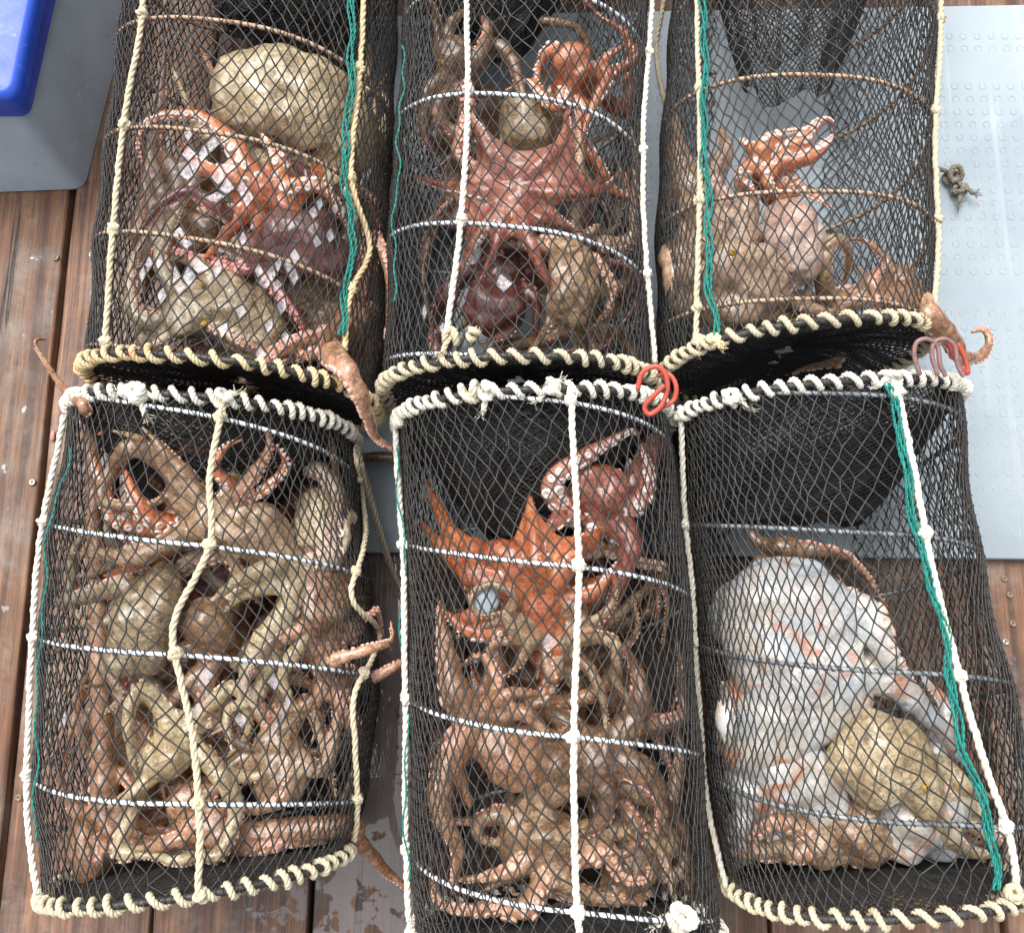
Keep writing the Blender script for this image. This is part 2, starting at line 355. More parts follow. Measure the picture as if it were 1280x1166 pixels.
# ------------------------------------------------------------------ grey tub with a blue lid
TZ = .185
bc, br_, bl = px(106, 237)[:2], px(168, -10)[:2], px(-60, 243)[:2]
tc_, tr_, tl_ = px(26, 143, TZ)[:2], px(60, -10, TZ)[:2], px(-125, 143, TZ)[:2]
def quadfoot(c, r, l): r2 = c+(r-c)*2.0; l2 = c+(l-c)*2.6; return [l2, c, r2, l2+r2-c]
tub = thing('storage_tub', (*bc, 0), 'grey plastic tub with a blue lid at the corner of the deck', 'tub')
mb = MB(); rounded_prism(mb, quadfoot(bc, br_, bl), .002, TZ, .022, .01, quadfoot(tc_, tr_, tl_)); mb.build('body', M['tub'], tub)
LZ = .245
lc, lr, ll = px(31, 139, TZ+.012)[:2], px(64, -10, TZ+.012)[:2], px(-120, 138, TZ+.012)[:2]
uc, ur, ul = px(18, 122, LZ)[:2], px(48, -30, LZ)[:2], px(-130, 120, LZ)[:2]
mb = MB(); rounded_prism(mb, quadfoot(lc, lr, ll), TZ-.004, LZ-.022, .02, .006, quadfoot(lc, lr, ll)); rounded_prism(mb, [p for p in quadfoot(uc, ur, ul)], LZ-.03, LZ, .025, .014); lid = mb.build('lid', M['lid'], tub)

# ------------------------------------------------------------------ traps
class Trap:
    n_ = 2.35
    def __init__(s, st, b, lean=(0, 0), label=''):
        """st: stations (uL,vL,uR,vR) of the widest line seen at mid height, far end first"""
        s.wob = [RNG.uniform(0, 6.28, 4) for _ in range(3)]; s.coil_s = []; st = [list(a) for a in st]; want = [list(a) for a in st]
        for it in range(6):
            s.setup(st, b, lean)
            for i in range(len(st)):
                Lc = np.interp(i, np.arange(len(st)), s.knots); r_ = proj(s.at(np.full(90, Lc), np.linspace(0, 2*math.pi, 90), sag=False))[:, 0]
                st[i][0] += want[i][0]-r_.min(); st[i][2] += want[i][2]-r_.max()
    def setup(s, st, b, lean):
        s.b = b; Lr = np.array([px(a[0], a[1], b) for a in st]); Rr = np.array([px(a[2], a[3], b) for a in st]); mid = (Lr+Rr)/2
        d = np.concatenate([[0], np.cumsum(np.linalg.norm(np.diff(mid, axis=0), axis=1))]); s.knots = d/d[-1]
        L = np.array([px(a[0], a[1], b) for a in st]); R = np.array([px(a[2], a[3], b) for a in st])
        L = cr(L, 60); R = cr(R, 60); s.C = (L+R)/2; s.A = np.linalg.norm(R-L, axis=1)/2; s.LAT = nrm(R-L); s.lean = np.linspace(lean[0], lean[1], 60)
        s.S = np.linspace(0, 1, 60); s.len = np.linalg.norm(np.diff(s.C, axis=0), axis=1).sum()
    def ip(s, A, t):
        t = np.clip(t, 0, 1)
        return np.interp(t, s.S, A) if A.ndim == 1 else np.stack([np.interp(t, s.S, A[:, k]) for k in range(3)], -1)
    def at(s, t, ph, k=1.0, sag=True):
        """point on the trap: t along the axis (far to near), ph round it (0 = top, + = right)"""
        t = np.asarray(t, float); ph = np.asarray(ph, float); t, ph = np.broadcast_arrays(t, ph)
        C, A, LAT, le = s.ip(s.C, t), s.ip(s.A, t), s.ip(s.LAT, t), s.ip(s.lean, t)
        X = np.sign(np.sin(ph))*np.abs(np.sin(ph))**(2/s.n_); Z = np.sign(np.cos(ph))*np.abs(np.cos(ph))**(2/s.n_)
        kk = np.asarray(k, float)*np.ones_like(t)
        if sag and len(s.coil_s) > 1:
            js = np.interp(t, s.coil_s, np.arange(len(s.coil_s)))-ph/(2*math.pi); kk = kk*(1-.022*np.sin(math.pi*js)**2)
        wob = .006*np.sin(9*t+2*ph+s.wob[0][0])+.004*np.sin(17*t-3*ph+s.wob[0][1]); kk = kk*(1+wob)
        P = C+LAT*(A*X*kk)[..., None]; P[..., 2] = s.b+.004+s.b*Z*kk; P[..., 1] += le*Z
        return P
    def s_top(s, v, u=None):
        t = np.linspace(-.0, 1, 400); return float(np.interp(v, proj(s.at(t, 0*t, sag=False))[:, 1], t))
    def pick(s, u, v, k=1.0):
        if not hasattr(s, 'grid'):
            s.gt, s.gp = np.meshgrid(np.linspace(0, 1, 160), np.linspace(-2.0, 2.0, 161), indexing='ij'); G = s.at(s.gt, s.gp)
            s.grid = proj(G); s.gz = G[..., 2]
        d = (s.grid[..., 0]-u)**2+(s.grid[..., 1]-v)**2-s.gz*60; i = np.unravel_index(np.argmin(d), d.shape)
        return s.gt[i], s.gp[i]
    def surf(s, uv, off=.004, n=60):
        tp = np.array([s.pick(*p) for p in uv]); tp = cr(tp, n); P = s.at(tp[:, 0], tp[:, 1], sag=False)
        C = s.ip(s.C, tp[:, 0]); return P+nrm(P-C)*off
    def inside(s, P, rad=0.0):
        """pull a point inside the netting"""
        P = np.array(P, float); t = np.interp(-P[1], -s.C[:, 1], s.S); C, A, LAT = s.ip(s.C, t), s.ip(s.A, t), s.ip(s.LAT, t)
        y_hi, y_lo = s.C[0][1]-.035, s.C[-1][1]+.03; P[1] = min(max(P[1], y_lo), y_hi)
        X = np.dot(P-C, LAT)/(A-rad-.008); Z = (P[2]-s.b-.004)/(s.b-rad-.008); r = (abs(X)**s.n_+abs(Z)**s.n_)**(1/s.n_)
        if r > 1:
            k = 1/r; P2 = C+LAT*(X*k*(A-rad-.008)); P[0] = P2[0]; P[2] = s.b+.004+Z*k*(s.b-rad-.008)
        return P
    def cone(s, t0, t1, t, ph, w, h, zc):
        """entry funnel running from the hoop at t0 to a flattened mouth at t1 (t 0..1)"""
        P0 = s.at(np.full_like(ph, t0), ph, .985, False); C1 = s.ip(s.C, np.array([t1]))[0]; Ax = s.ip(s.A, np.array([t1]))[0]
        P1 = np.stack([C1[0]+w*Ax*np.sin(ph), np.full_like(ph, C1[1]), zc+h*np.cos(ph)], -1)
        e = t[..., None]**.85; return P0*(1-e)+P1*e

def lattice(f, n, m, wrap=True):
    """diamond netting on f(i,j): n meshes round, m half rows along; returns edge ends, nodes and cells"""
    J, I = np.meshgrid(np.arange(m+1), np.arange(n), indexing='ij'); off = (J % 2)*.5
    G = f(I+off, J); A, B = [], []
    for d in (0, 1):
        jj, ii = J[:-1], I[:-1]; par = jj % 2
        i2 = (ii+(par if d else par-1)) % n
        A.append(G[jj, ii].reshape(-1, 3)); B.append(G[jj+1, i2].reshape(-1, 3))
    return np.vstack(A), np.vstack(B), G

def make_trap(T, label, coil_v, coil_mat, rope_spec, n=88, row=.0285, rim=('rope_cream', 'rope_cream'), teal=(), film=None, cone_far=(.25, .34, 0), cone_near=(.03, .05, 0), turns_round=(60, 52)):
    base = T.ip(T.C, np.array([.5]))[0]; root = thing('net_trap', (base[0], base[1], 0), label, 'fish trap', 'collapsible black net traps full of octopus')
    sv = [T.s_top(v) for v in coil_v]
    pit = np.mean(np.diff(sv)); cs = [sv[0]-pit*k for k in (3, 2, 1)]+sv+[sv[-1]+pit*k for k in (1, 2, 3)]; T.coil_s = np.array(cs)
    # netting
    m = int(T.len/row*2); jit = RNG.normal(0, 1, (m+1, n, 2))
    def f(i, j):
        t = j/m; ph = i/n*2*math.pi+.07*np.sin(2*i/n*2*math.pi)+.05*np.sin(t*7+T.wob[1][0]+1.5*np.sin(i/n*6.28))+.9*(t-.5)*.15
        t2 = t+.006*np.sin(ph*2+T.wob[1][1]+t*5)+jit[..., 0]*.0013+.0025*np.sin(ph*7+t*31+T.wob[2][0])*np.sin(t*13+ph*3); ph2 = ph+jit[..., 1]*.008+.012*np.sin(t*37+ph*5+T.wob[2][1])*np.sin(ph*3+t*11)
        return T.at(np.clip(t2, 0, 1), ph2, 1.0)
    A, B, G = lattice(f, n, m); mb = MB(); mb.prisms(A, B, RNG.uniform(.00105, .0014, len(A))); mb.blobs(G.reshape(-1, 3), RNG.uniform(.0020, .0028, G.shape[0]*G.shape[1]))
    mb.build('netting', M['net'], root, kind='stuff'); T.G = G
    # whitish translucent films filling single meshes
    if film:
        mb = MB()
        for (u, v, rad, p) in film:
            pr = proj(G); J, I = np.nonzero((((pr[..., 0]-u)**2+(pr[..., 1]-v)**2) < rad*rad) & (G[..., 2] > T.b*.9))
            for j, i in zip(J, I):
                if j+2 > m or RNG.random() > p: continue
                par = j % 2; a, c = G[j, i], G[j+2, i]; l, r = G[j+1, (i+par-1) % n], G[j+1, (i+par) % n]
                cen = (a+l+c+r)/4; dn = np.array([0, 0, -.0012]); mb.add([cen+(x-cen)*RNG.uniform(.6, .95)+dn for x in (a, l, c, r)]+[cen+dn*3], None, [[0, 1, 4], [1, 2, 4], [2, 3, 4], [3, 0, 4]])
        if mb.n: mb.build('film_patch', M['film'], root, kind='stuff')
    # entry funnels at both ends
    for end, on in ((0, cone_far), (1, cone_near)):
        if not on: continue
        d, wm, sx = on; t0, t1 = (0, d) if end == 0 else (1, 1-d); mb = MB()
        for lay in range((1 if T is TR[3] else 3) if end == 0 else 2):
            nn, mm = (84, 46) if end == 0 else (84, 24)
            def fc(i, j): 
                ph = i/nn*2*math.pi+lay*.03; t = j/mm; wr = 1+.05*np.sin(ph*5+lay+t*4)
                return T.cone(t0, t1, np.clip(t*wr, 0, 1.03), ph+lay*.02, wm-.02*lay, .06-.004*lay, T.b*(.85 if end == 0 else .8))+np.stack([sx*np.clip(t, 0, 1)+.004*np.sin(ph*13+t*3), 0*ph, .004*np.sin(ph*9+t*11+lay*2)], -1)
            A, B, G2 = lattice(fc, nn, mm); mb.prisms(A, B, .00115)
        mb.build('entry_funnel', M['net_inner'], root, kind='stuff')
    # coil spring
    ph = np.arange(-3*2*math.pi, (len(sv)+2)*2*math.pi, .09); ts = np.interp(ph/(2*math.pi), np.arange(-3, len(sv)+3), cs)
    ok = (ts > .004) & (ts < .996); mb = MB(); mb.tube(T.at(ts[ok], ph[ok], .985, False), .0030, 8); sp = mb.build('coil_spring', M[coil_mat], root)
    cp = T.at(ts[ok], ph[ok], .985, False); Lc = np.linalg.norm(np.diff(cp, axis=0), axis=1).sum(); cp = cr(cp[::2], int(Lc/.0017)); Tn, U, V = frames(cp); w = np.linspace(0, Lc/.0105*2*math.pi, len(cp)); w = w+.8*np.sin(w*.13)
    mb = MB(); mb.tube(cp+(np.cos(w)[:, None]*U+np.sin(w)[:, None]*V)*.0036, .0010, 4); mb.build('coil_lashing', M['net'], sp)
    # end hoops lashed with rope
    for e, t in ((0, 0.0), (1, 1.0)):
        if proj(T.at(np.array([t]), np.array([0.])))[0][1] < -60: continue
        a = np.linspace(0, 2*math.pi, 160, endpoint=False); Rg = T.at(np.full(160, t), a, 1.0, False); mb = MB(); mb.loop(Rg+RNG.normal(0, .0006, Rg.shape), .0044, 8); hr = cr(np.vstack([Rg, Rg[:1]]), 900); Tn, U, V = frames(hr)
        for q in (0, 1):
            w = (np.linspace(0, 2*math.pi*150, 900)+.9*np.sin(np.linspace(0, 70, 900)+q))*(1 if q else -1); mb.tube(hr+(np.cos(w)[:, None]*U+np.sin(w)[:, None]*V)*.0048, .0011, 4)
        hoop = mb.build('end_hoop', M['net'], root)
        nt_ = int((turns_round[e] if isinstance(turns_round, tuple) else turns_round)*T.ip(T.A, np.array([t]))[0]/.19); aa = np.linspace(0, 2*math.pi, nt_*12); c = T.at(np.full(len(aa), t), aa, 1.0, False); Tn, U, V = frames(c); w = aa*nt_+.8*np.sin(aa*7+e)+.5*np.sin(aa*17)
        P = c+(np.cos(w)[:, None]*U+np.sin(w)[:, None]*V)*(.0078+.0012*np.sin(aa*19))[:, None]; mb = MB(); mb.rope(P+np.stack([np.sin(aa*61)*.0008, np.cos(aa*47)*.0008, np.sin(aa*53)*.0006], 1), .0043, .016, 5, 3); mb.build('lashing', M[rim[e]], hoop)
    # ropes along the trap with a hitch at every pass of the coil
    for (mat, uv, r) in rope_spec:
        P = T.surf(uv, r*1.2, 80); P = P+np.c_[RNG.normal(0, .0004, (80, 2)), np.zeros(80)]; mb = MB(); mb.rope(P, r); ro = mb.build('rope', M[mat], root)
        tp = np.array([T.pick(*q) for q in uv]); tp = cr(tp, 200)
        js = np.interp(tp[:, 0], T.coil_s, np.arange(len(T.coil_s)))-tp[:, 1]/(2*math.pi)
        for k in range(len(js)-1):
            if math.floor(js[k]) != math.floor(js[k+1]):
                p = T.at(tp[k, 0], tp[k, 1], sag=False); nn_ = nrm(p-T.ip(T.C, np.array([tp[k, 0]]))[0]); knot(p+nn_*r*1.0, r*.95, r*1.35, M[mat], ro, int(RNG.integers(1e6)), turns=2.2)
    for (uv, strands) in teal:
        P = T.surf(uv, .006, 90); tt = np.linspace(0, 1, 90); P = P+np.stack([.003*np.sin(tt*17+uv[0][0])+.0022*np.sin(tt*41), 0*tt, 0*tt], 1); mb = MB()
        for q in range(strands):
            w = np.linspace(0, 26, 90)+q*2.1; Pq = P+np.stack([(.0042 if strands > 1 else .001)*np.sin(w+.8*np.sin(w*.37)), 0*w, .002*np.cos(w)], 1); mb.rope(Pq, .0021 if strands > 1 else .0014, .02, 4, 2)
        mb.build('selvage_cord', M['teal'], root)
    T.root = root; return root
def knot(c, R, r, mat, parent, seed, turns=3.0, ends=0, name='knot'):
    """a bunched hitch: rope wound on a small ball, with frayed ends if asked"""
    g = np.random.default_rng(seed); a = np.linspace(0, turns*2*math.pi, int(turns*14)); ax = nrm(g.normal(0, 1, 3)); 
    P = np.stack([np.cos(a)*(.8+.3*np.sin(a*.7+g.uniform(0, 6))), np.sin(a)*(.8+.25*np.cos(a*.6)), .9*np.sin(a*.53+g.uniform(0, 6))], 1)*R
    q = np.array([ax, nrm(np.cross(ax, [.3, .5, .8]))]); q = np.vstack([q, np.cross(q[0], q[1])]); P = P@q+np.asarray(c)
    mb = MB(); mb.rope(P, r, r*5)
    for e in range(ends):
        d = nrm(g.normal(0, 1, 3)*[1, 1, .3]); E = cr([c, c+d*R*1.2, c+d*R*2.2+np.array([0, -.006, -.004])], 12); mb.rope(E, r*.9, r*5)
        for f in range(9):
            dd = nrm(d+g.normal(0, .45, 3)); mb.tube(cr([E[-1]-d*r, E[-1]+dd*r*1.6, E[-1]+dd*r*2.6+g.normal(0, .003, 3)], 5), .0007, 3)
    return mb.build(name, mat, parent)

TR = {}
TR[1] = Trap([(172, -190, 505, -190), (150, 30, 497, 30), (128, 230, 489, 240), (104, 478, 474, 512)], .183, (.0, .0))
TR[2] = Trap([(512, -190, 812, -190), (504, 30, 812, 30), (488, 230, 806, 240), (478, 496, 817, 492)], .183)
TR[3] = Trap([(850, -190, 1172, -190), (834, 40, 1172, 40), (820, 230, 1170, 240), (822, 470, 1168, 440)], .183)
TR[4] = Trap([(86, 520, 444, 545), (52, 700, 462, 720), (42, 860, 474, 870), (40, 990, 462, 990), (52, 1104, 442, 1060)], .17)
TR[5] = Trap([(497, 535, 832, 522), (506, 700, 858, 700), (510, 880, 874, 880), (512, 1030, 888, 1030), (516, 1160, 900, 1152)], .175)
TR[6] = Trap([(838, 530, 1204, 508), (866, 690, 1226, 690), (878, 860, 1268, 860), (888, 990, 1296, 990), (908, 1110, 1292, 1086)], .178)
make_trap(TR[1], 'black net trap beside the grey tub, orange-stained rope and green cord down its right', [25, 165, 300], 'coil_rust',
    [('rope_cream', [(184, -60), (181, 30), (160, 158), (146, 300), (136, 440)], .0042), ('rope_orange', [(452, -60), (447, 90), (436, 225), (455, 310), (434, 365), (424, 440)], .0042)],
    teal=[([(442, -60), (436, 90), (428, 230), (434, 320), (420, 420)], 3)],
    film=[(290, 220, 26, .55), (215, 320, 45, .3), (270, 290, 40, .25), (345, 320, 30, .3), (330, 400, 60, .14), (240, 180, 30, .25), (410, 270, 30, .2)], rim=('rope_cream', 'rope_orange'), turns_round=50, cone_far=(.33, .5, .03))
make_trap(TR[2], 'black net trap in the middle of the far row, holding a spread red octopus', [-20, 118, 283], 'coil_white',
    [('rope_white', [(585, -60), (585, 115), (577, 280), (563, 418)], .0042), ('rope_white', [(812, -60), (800, 210), (803, 320), (812, 455)], .004)],
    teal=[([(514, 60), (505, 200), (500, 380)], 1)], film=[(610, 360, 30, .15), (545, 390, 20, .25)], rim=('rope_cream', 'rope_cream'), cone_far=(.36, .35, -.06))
make_trap(TR[3], 'black net trap on the grey mat, far part empty, green cord down its left', [-45, 93, 238, 372], 'coil_rust',
    [('rope_cream', [(876, -60), (878, 105), (880, 240), (874, 430)], .0042), ('rope_cream', [(1172, -60), (1164, 160), (1166, 300), (1163, 400)], .004)],
    teal=[([(888, -60), (887, 150), (892, 300), (900, 420)], 3)], rim=('rope_cream', 'rope_cream'), cone_far=(.46, .35, 0))
make_trap(TR[4], 'black net trap nearest the left plank gap, with a crooked cream rope over its middle', [512, 678, 818, 1005], 'coil_white',
    [('rope_cream', [(283, 484), (262, 590), (263, 680), (222, 770), (222, 830), (240, 930), (250, 1020), (252, 1128)], .0045), ('rope_white', [(86, 520), (62, 620), (46, 780), (38, 900), (42, 1040), (54, 1116)], .0042),
     ('rope_cream', [(448, 545), (440, 575), (456, 635), (432, 740), (466, 790), (462, 820), (436, 870), (440, 960), (436, 1050)], .0040)],
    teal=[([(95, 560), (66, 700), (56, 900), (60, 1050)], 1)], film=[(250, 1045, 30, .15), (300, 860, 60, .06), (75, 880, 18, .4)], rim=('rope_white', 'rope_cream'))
make_trap(TR[5], 'black net trap in the middle of the near row with two straight white ropes', [498, 705, 920, 1140], 'coil_white',
    [('rope_white', [(499, 530), (509, 690), (512, 870), (514, 1000), (510, 1150)], .0043), ('rope_white', [(709, 468), (720, 700), (715, 930), (721, 1080), (722, 1164)], .0045)],
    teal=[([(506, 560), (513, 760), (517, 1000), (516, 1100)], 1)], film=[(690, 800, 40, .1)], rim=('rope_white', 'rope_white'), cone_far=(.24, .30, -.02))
make_trap(TR[6], 'black net trap at the near right, holding pale white octopuses under a green cord', [492, 666, 840, 1030], 'coil_grey',
    [('rope_white', [(855, 520), (862, 660), (870, 830), (884, 990), (906, 1120)], .0043), ('rope_white', [(1112, 470), (1150, 660), (1192, 840), (1228, 970), (1262, 1116)], .0046)],
    teal=[([(1106, 480), (1140, 660), (1176, 810), (1200, 950), (1240, 1110)], 4)], rim=('rope_white', 'rope_cream'), cone_far=(.24, .62, -.05), cone_near=(.03, .05, 0))
for k, mat, u, v, r, R, e in ((4, 'rope_white', 172, 492, .0058, .014, 3), (4, 'rope_white', 280, 494, .0052, .011, 1), (5, 'rope_white', 588, 488, .0058, .014, 2), (5, 'rope_white', 612, 480, .0055, .011, 1), (5, 'rope_white', 690, 476, .005, .011, 2),
        (5, 'rope_white', 500, 528, .005, .009, 0), (6, 'rope_white', 914, 500, .0052, .012, 2), (6, 'rope_white', 852, 516, .005, .010, 1), (6, 'rope_white', 1114, 474, .0052, .011, 1), (5, 'rope_white', 850, 1146, .0056, .016, 3),
        (2, 'rope_cream', 566, 424, .0050, .011, 1), (2, 'rope_cream', 592, 420, .0045, .008, 1), (1, 'rope_cream', 137, 446, .0045, .008, 0), (3, 'rope_cream', 874, 428, .0045, .009, 1), (3, 'rope_orange', 893, 428, .0045, .008, 1), (3, 'rope_cream', 1158, 412, .005, .010, 2),
        (6, 'rope_cream', 1258, 1114, .005, .010, 1), (6, 'rope_cream', 908, 1122, .0045, .008, 0), (4, 'rope_cream', 446, 548, .0045, .008, 0), (4, 'rope_cream', 253, 1128, .004, .007, 0)):
    t, p = TR[k].pick(u, v); P = TR[k].at(t, p, sag=False)+np.array([0, 0, .006]); knot(P, R*.8, r*.85, M[mat], TR[k].root, int(u*7+v), 3.2, e)

# ------------------------------------------------------------------ octopuses
PAL = {  # clouds of two tones, paler underside, warts, suckers, darkness of the blotches
    'tan': ((.46, .31, .18), (.28, .16, .085), (.50, .26, .15), (.64, .50, .34), (.60, .38, .28), .34),
    'cream': ((.60, .48, .29), (.43, .31, .165), (.68, .58, .46), (.74, .66, .48), (.66, .44, .34), .4),
    'olive': ((.43, .335, .195), (.25, .17, .095), (.54, .42, .30), (.60, .52, .34), (.62, .40, .32), .34),
    'red': ((.44, .14, .08), (.28, .075, .05), (.54, .26, .18), (.50, .26, .17), (.80, .60, .56), .34),
    'orange': ((.62, .20, .075), (.44, .11, .04), (.64, .24, .10), (.66, .36, .22), (.80, .56, .50), .4),
    'maroon': ((.18, .058, .045), (.10, .034, .028), (.38, .15, .12), (.30, .12, .10), (.62, .28, .25), .34),
    'brown': ((.29, .165, .085), (.16, .085, .048), (.44, .22, .14), (.46, .32, .19), (.60, .32, .25), .34),
    'pink': ((.56, .38, .25), (.38, .235, .14), (.68, .48, .42), (.66, .52, .42), (.70, .44, .38), .4),
    'white': ((.68, .70, .71), (.58, .53, .45), (.70, .68, .65), (.74, .73, .72), (.70, .52, .44), .72),
    'blush': ((.70, .55, .48), (.54, .35, .27), (.74, .60, .54), (.74, .64, .58), (.74, .46, .40), .6),
    'rust': ((.54, .29, .16), (.34, .165, .085), (.62, .34, .22), (.62, .44, .30), (.70, .38, .30), .34),
}
PM = {k: octo_mat('octopus_skin_'+k, *v[:4], dk=v[5]) for k, v in PAL.items()}
SM = {k: plain_mat('suckers_'+k, v[4], .22, .35, 90, c2=tuple(min(.85, x*1.3+.06) for x in v[4]), bs=.1) for k, v in PAL.items()}
PXM = .00112
def closed_grid(mb, G, th):
    """solid sheet from a grid of points"""
    n, m = G.shape[:2]; du = np.gradient(G, axis=0); dv = np.gradient(G, axis=1); nn = nrm(np.cross(du, dv)); A, B = G+nn*th, G-nn*th
    v = np.vstack([A.reshape(-1, 3), B.reshape(-1, 3)]); idx = np.arange(n*m).reshape(n, m); o = n*m
    q = [np.stack([idx[:-1, :-1], idx[1:, :-1], idx[1:, 1:], idx[:-1, 1:]], -1).reshape(-1, 4)]; q.append(q[0][:, ::-1]+o)
    for e in (idx[0], idx[-1][::-1], idx[:, 0][::-1], idx[:, -1]): q.append(np.stack([e[:-1], e[1:], e[1:]+o, e[:-1]+o], 1))
    mb.add(v, np.vstack(q))
SUCK = None
def suckers(mb, C, Nn, r):
    C, Nn, r = np.asarray(C), nrm(Nn), np.asarray(r); k = 7; ref = np.where(np.abs(Nn[:, :1]) < .8, [[1., 0, 0]], [[0, 1., 0]]); U = nrm(np.cross(Nn, ref)); V = np.cross(Nn, U)
    prof = [(.75, -.55), (1.0, .25), (.62, .42), (.28, .02)]; vs = []
    for (a, h) in prof:
        for j in range(k):
            t = j*2*math.pi/k; vs.append(C+r[:, None]*(a*(math.cos(t)*U+math.sin(t)*V)+h*Nn))
    vs.append(C-r[:, None]*.05*Nn); v = np.stack(vs, 1); n = len(C); P = len(vs); base = (np.arange(n)*P)[:, None, None]
    q = np.array([[i*k+j, i*k+(j+1) % k, (i+1)*k+(j+1) % k, (i+1)*k+j] for i in range(3) for j in range(k)]); t = np.array([[3*k+j, 3*k+(j+1) % k, P-1] for j in range(k)])
    mb.add(v.reshape(-1, 3), base+q[None], base+t[None])
def octopus(trap, pal, label, crown, arms, mantle=(), z=.2, r0=13, nrand=None, web=.28, up=(), free=(), eyes=True, sz=1.0, rs=0, wander=1.0, fat={}, crease=1.0):
    """crown (u,v,z,r px); mantle list of (u,v,z,r px); arms lists of (u,v[,z]); up = arms whose suckers face up; free = arms that leave the trap"""
    T = TR[trap]; g = np.random.default_rng(1000+rs+int(crown[0]*3+crown[1])); c = T.inside(px(*crown[:3]), crown[3]*PXM*.8); rc = crown[3]*PXM
    src = MB(); vent = []
    def note(n, val): vent.append(np.broadcast_to(val, (n,)))
    skel = []
    for i, a in enumerate(arms):
        pts = [c+np.array([0, 0, -.3*rc])]
        for k, p in enumerate(a):
            zz = p[2] if len(p) > 2 else z+g.normal(0, .012)-.02*(k/len(a))
            q = px(p[0], p[1], zz)
            if not (i in free and k >= free[i]): q = T.inside(q, .009)
            pts.append(q)
        L = np.linalg.norm(np.diff(pts, axis=0), axis=1).sum(); P = cr(pts, max(24, int(L/.006)))
        skel.append((P, i in up, True))
    nr = max(0, 8-len(arms)) if nrand is None else nrand
    for i in range(nr):
        a = g.uniform(0, 2*math.pi); p = c.copy(); p[2] -= rc*.3; pts = [p]; cur = g.choice([-1, 1])*g.uniform(.1, .5); st = .045*wander
        for k in range(g.integers(6, 10)):
            a += cur*(.5+.25*k)+g.normal(0, .35); p = p+np.array([math.cos(a)*st, math.sin(a)*st, g.normal(-.008, .018)]); p[2] = max(.02, p[2]); p = T.inside(p, .010); pts.append(p)
        L = np.linalg.norm(np.diff(pts, axis=0), axis=1).sum(); skel.append((cr(pts, max(24, int(L/.006))), g.random() < .35, False))
    sk = MB(); R0 = r0*PXM*sz*1.28; info = []
    for ia, (P, upf, given) in enumerate(skel):
        n = len(P); t = np.linspace(0, 1, n); L = np.linalg.norm(np.diff(P, axis=0), axis=1).sum(); rr = R0*(.15+.85*(1-t)**.95)*(1+.06*np.sin(t*L*160+g.uniform(0, 6))); rr = np.maximum(rr*fat.get(ia, 1.0), .0036)
        if given: rr = np.where(t < .12, rr*(1+.35*(1-t/.12)), rr)
        w = np.cumsum(g.normal(0, .0006, (n, 3)), axis=0)*np.sin(math.pi*t)[:, None]; P = P+w; P[:, 2] = np.maximum(P[:, 2], rr+.004)
        Tn = nrm(np.gradient(P, axis=0)); 
        tw = g.uniform(-.6, .6)+.8*np.sin(t*g.uniform(2, 5)+g.uniform(0, 6)); side = nrm(np.cross(Tn, [[0, 0, 1.]])); upv = np.cross(side, Tn); sg = 1.0 if upf else -1.0
        if not upf: tw = tw+g.choice([-1, 1])*.75
        D = np.cos(tw)[:, None]*upv*sg+np.sin(tw)[:, None]*side
        k0 = src.n; src.tube(P, rr, 10); nv = src.n-k0; vv = src.v[-1][:n*10].reshape(n, 10, 3); dt = (nrm(vv-P[:, None])*D[:, None]).sum(-1).reshape(-1); note(n*10, np.clip(dt*.5+.5, 0, 1)); note(nv-n*10, .3)
        info.append((P, rr, D))
        step = 0.0; i = 4; S = np.concatenate([[0], np.cumsum(np.linalg.norm(np.diff(P, axis=0), axis=1))]); s_ = .02; par = 0; CC, NN, RR = [], [], []
        while s_ < S[-1]*.97:
            q = np.interp(s_, S, np.arange(n)); i0 = int(q); ra = rr[i0]; rsu = max(.0016, ra*(.46 if upf else .38))*g.uniform(.85, 1.1)
            bn = np.cross(Tn[i0], D[i0]); an = .5*(1 if par else -1); d = D[i0]*math.cos(an)+bn*math.sin(an); CC.append(P[i0]+d*ra*.97); NN.append(d); RR.append(rsu); par ^= 1; s_ += rsu*1.12
        if CC and (given or P[:, 2].max() > .08): suckers(sk, CC, NN, RR)
    # web between neighbouring arms
    if web > 0:
        ang = [math.atan2(*(P[min(len(P)-1, int(len(P)*.3))]-c)[[1, 0]]) for P, _, _ in info]; o = np.argsort(ang)
        for a in range(len(o)):
            i, j = o[a], o[(a+1) % len(o)]; dd = (ang[j]-ang[i]) % (2*math.pi)
            if dd > 2.0: continue
            Pa, Pb = info[i][0], info[j][0]; La, Lb = (np.linalg.norm(np.diff(Q, axis=0), axis=1).sum() for Q in (Pa, Pb)); Lw = web*min(La, Lb)
            G = np.zeros((10, 9, 3))
            for y in range(9):
                w = y/8; te = Lw*(1-.28*math.sin(math.pi*w))
                for x in range(10):
                    s_ = te*x/9; pa = np.array([np.interp(s_/La*(len(Pa)-1), np.arange(len(Pa)), Pa[:, k]) for k in range(3)]); pb = np.array([np.interp(s_/Lb*(len(Pb)-1), np.arange(len(Pb)), Pb[:, k]) for k in range(3)])
                    G[x, y] = pa*(1-w)+pb*w+np.array([0, 0, -.010*math.sin(math.pi*w)*x/9+.002*math.sin(x*1.9+y)])
            k0 = src.n; closed_grid(src, G, .0042); note(src.n-k0, .5)
    k0 = src.n; src.ball(c, (rc, rc, rc*.8)); 
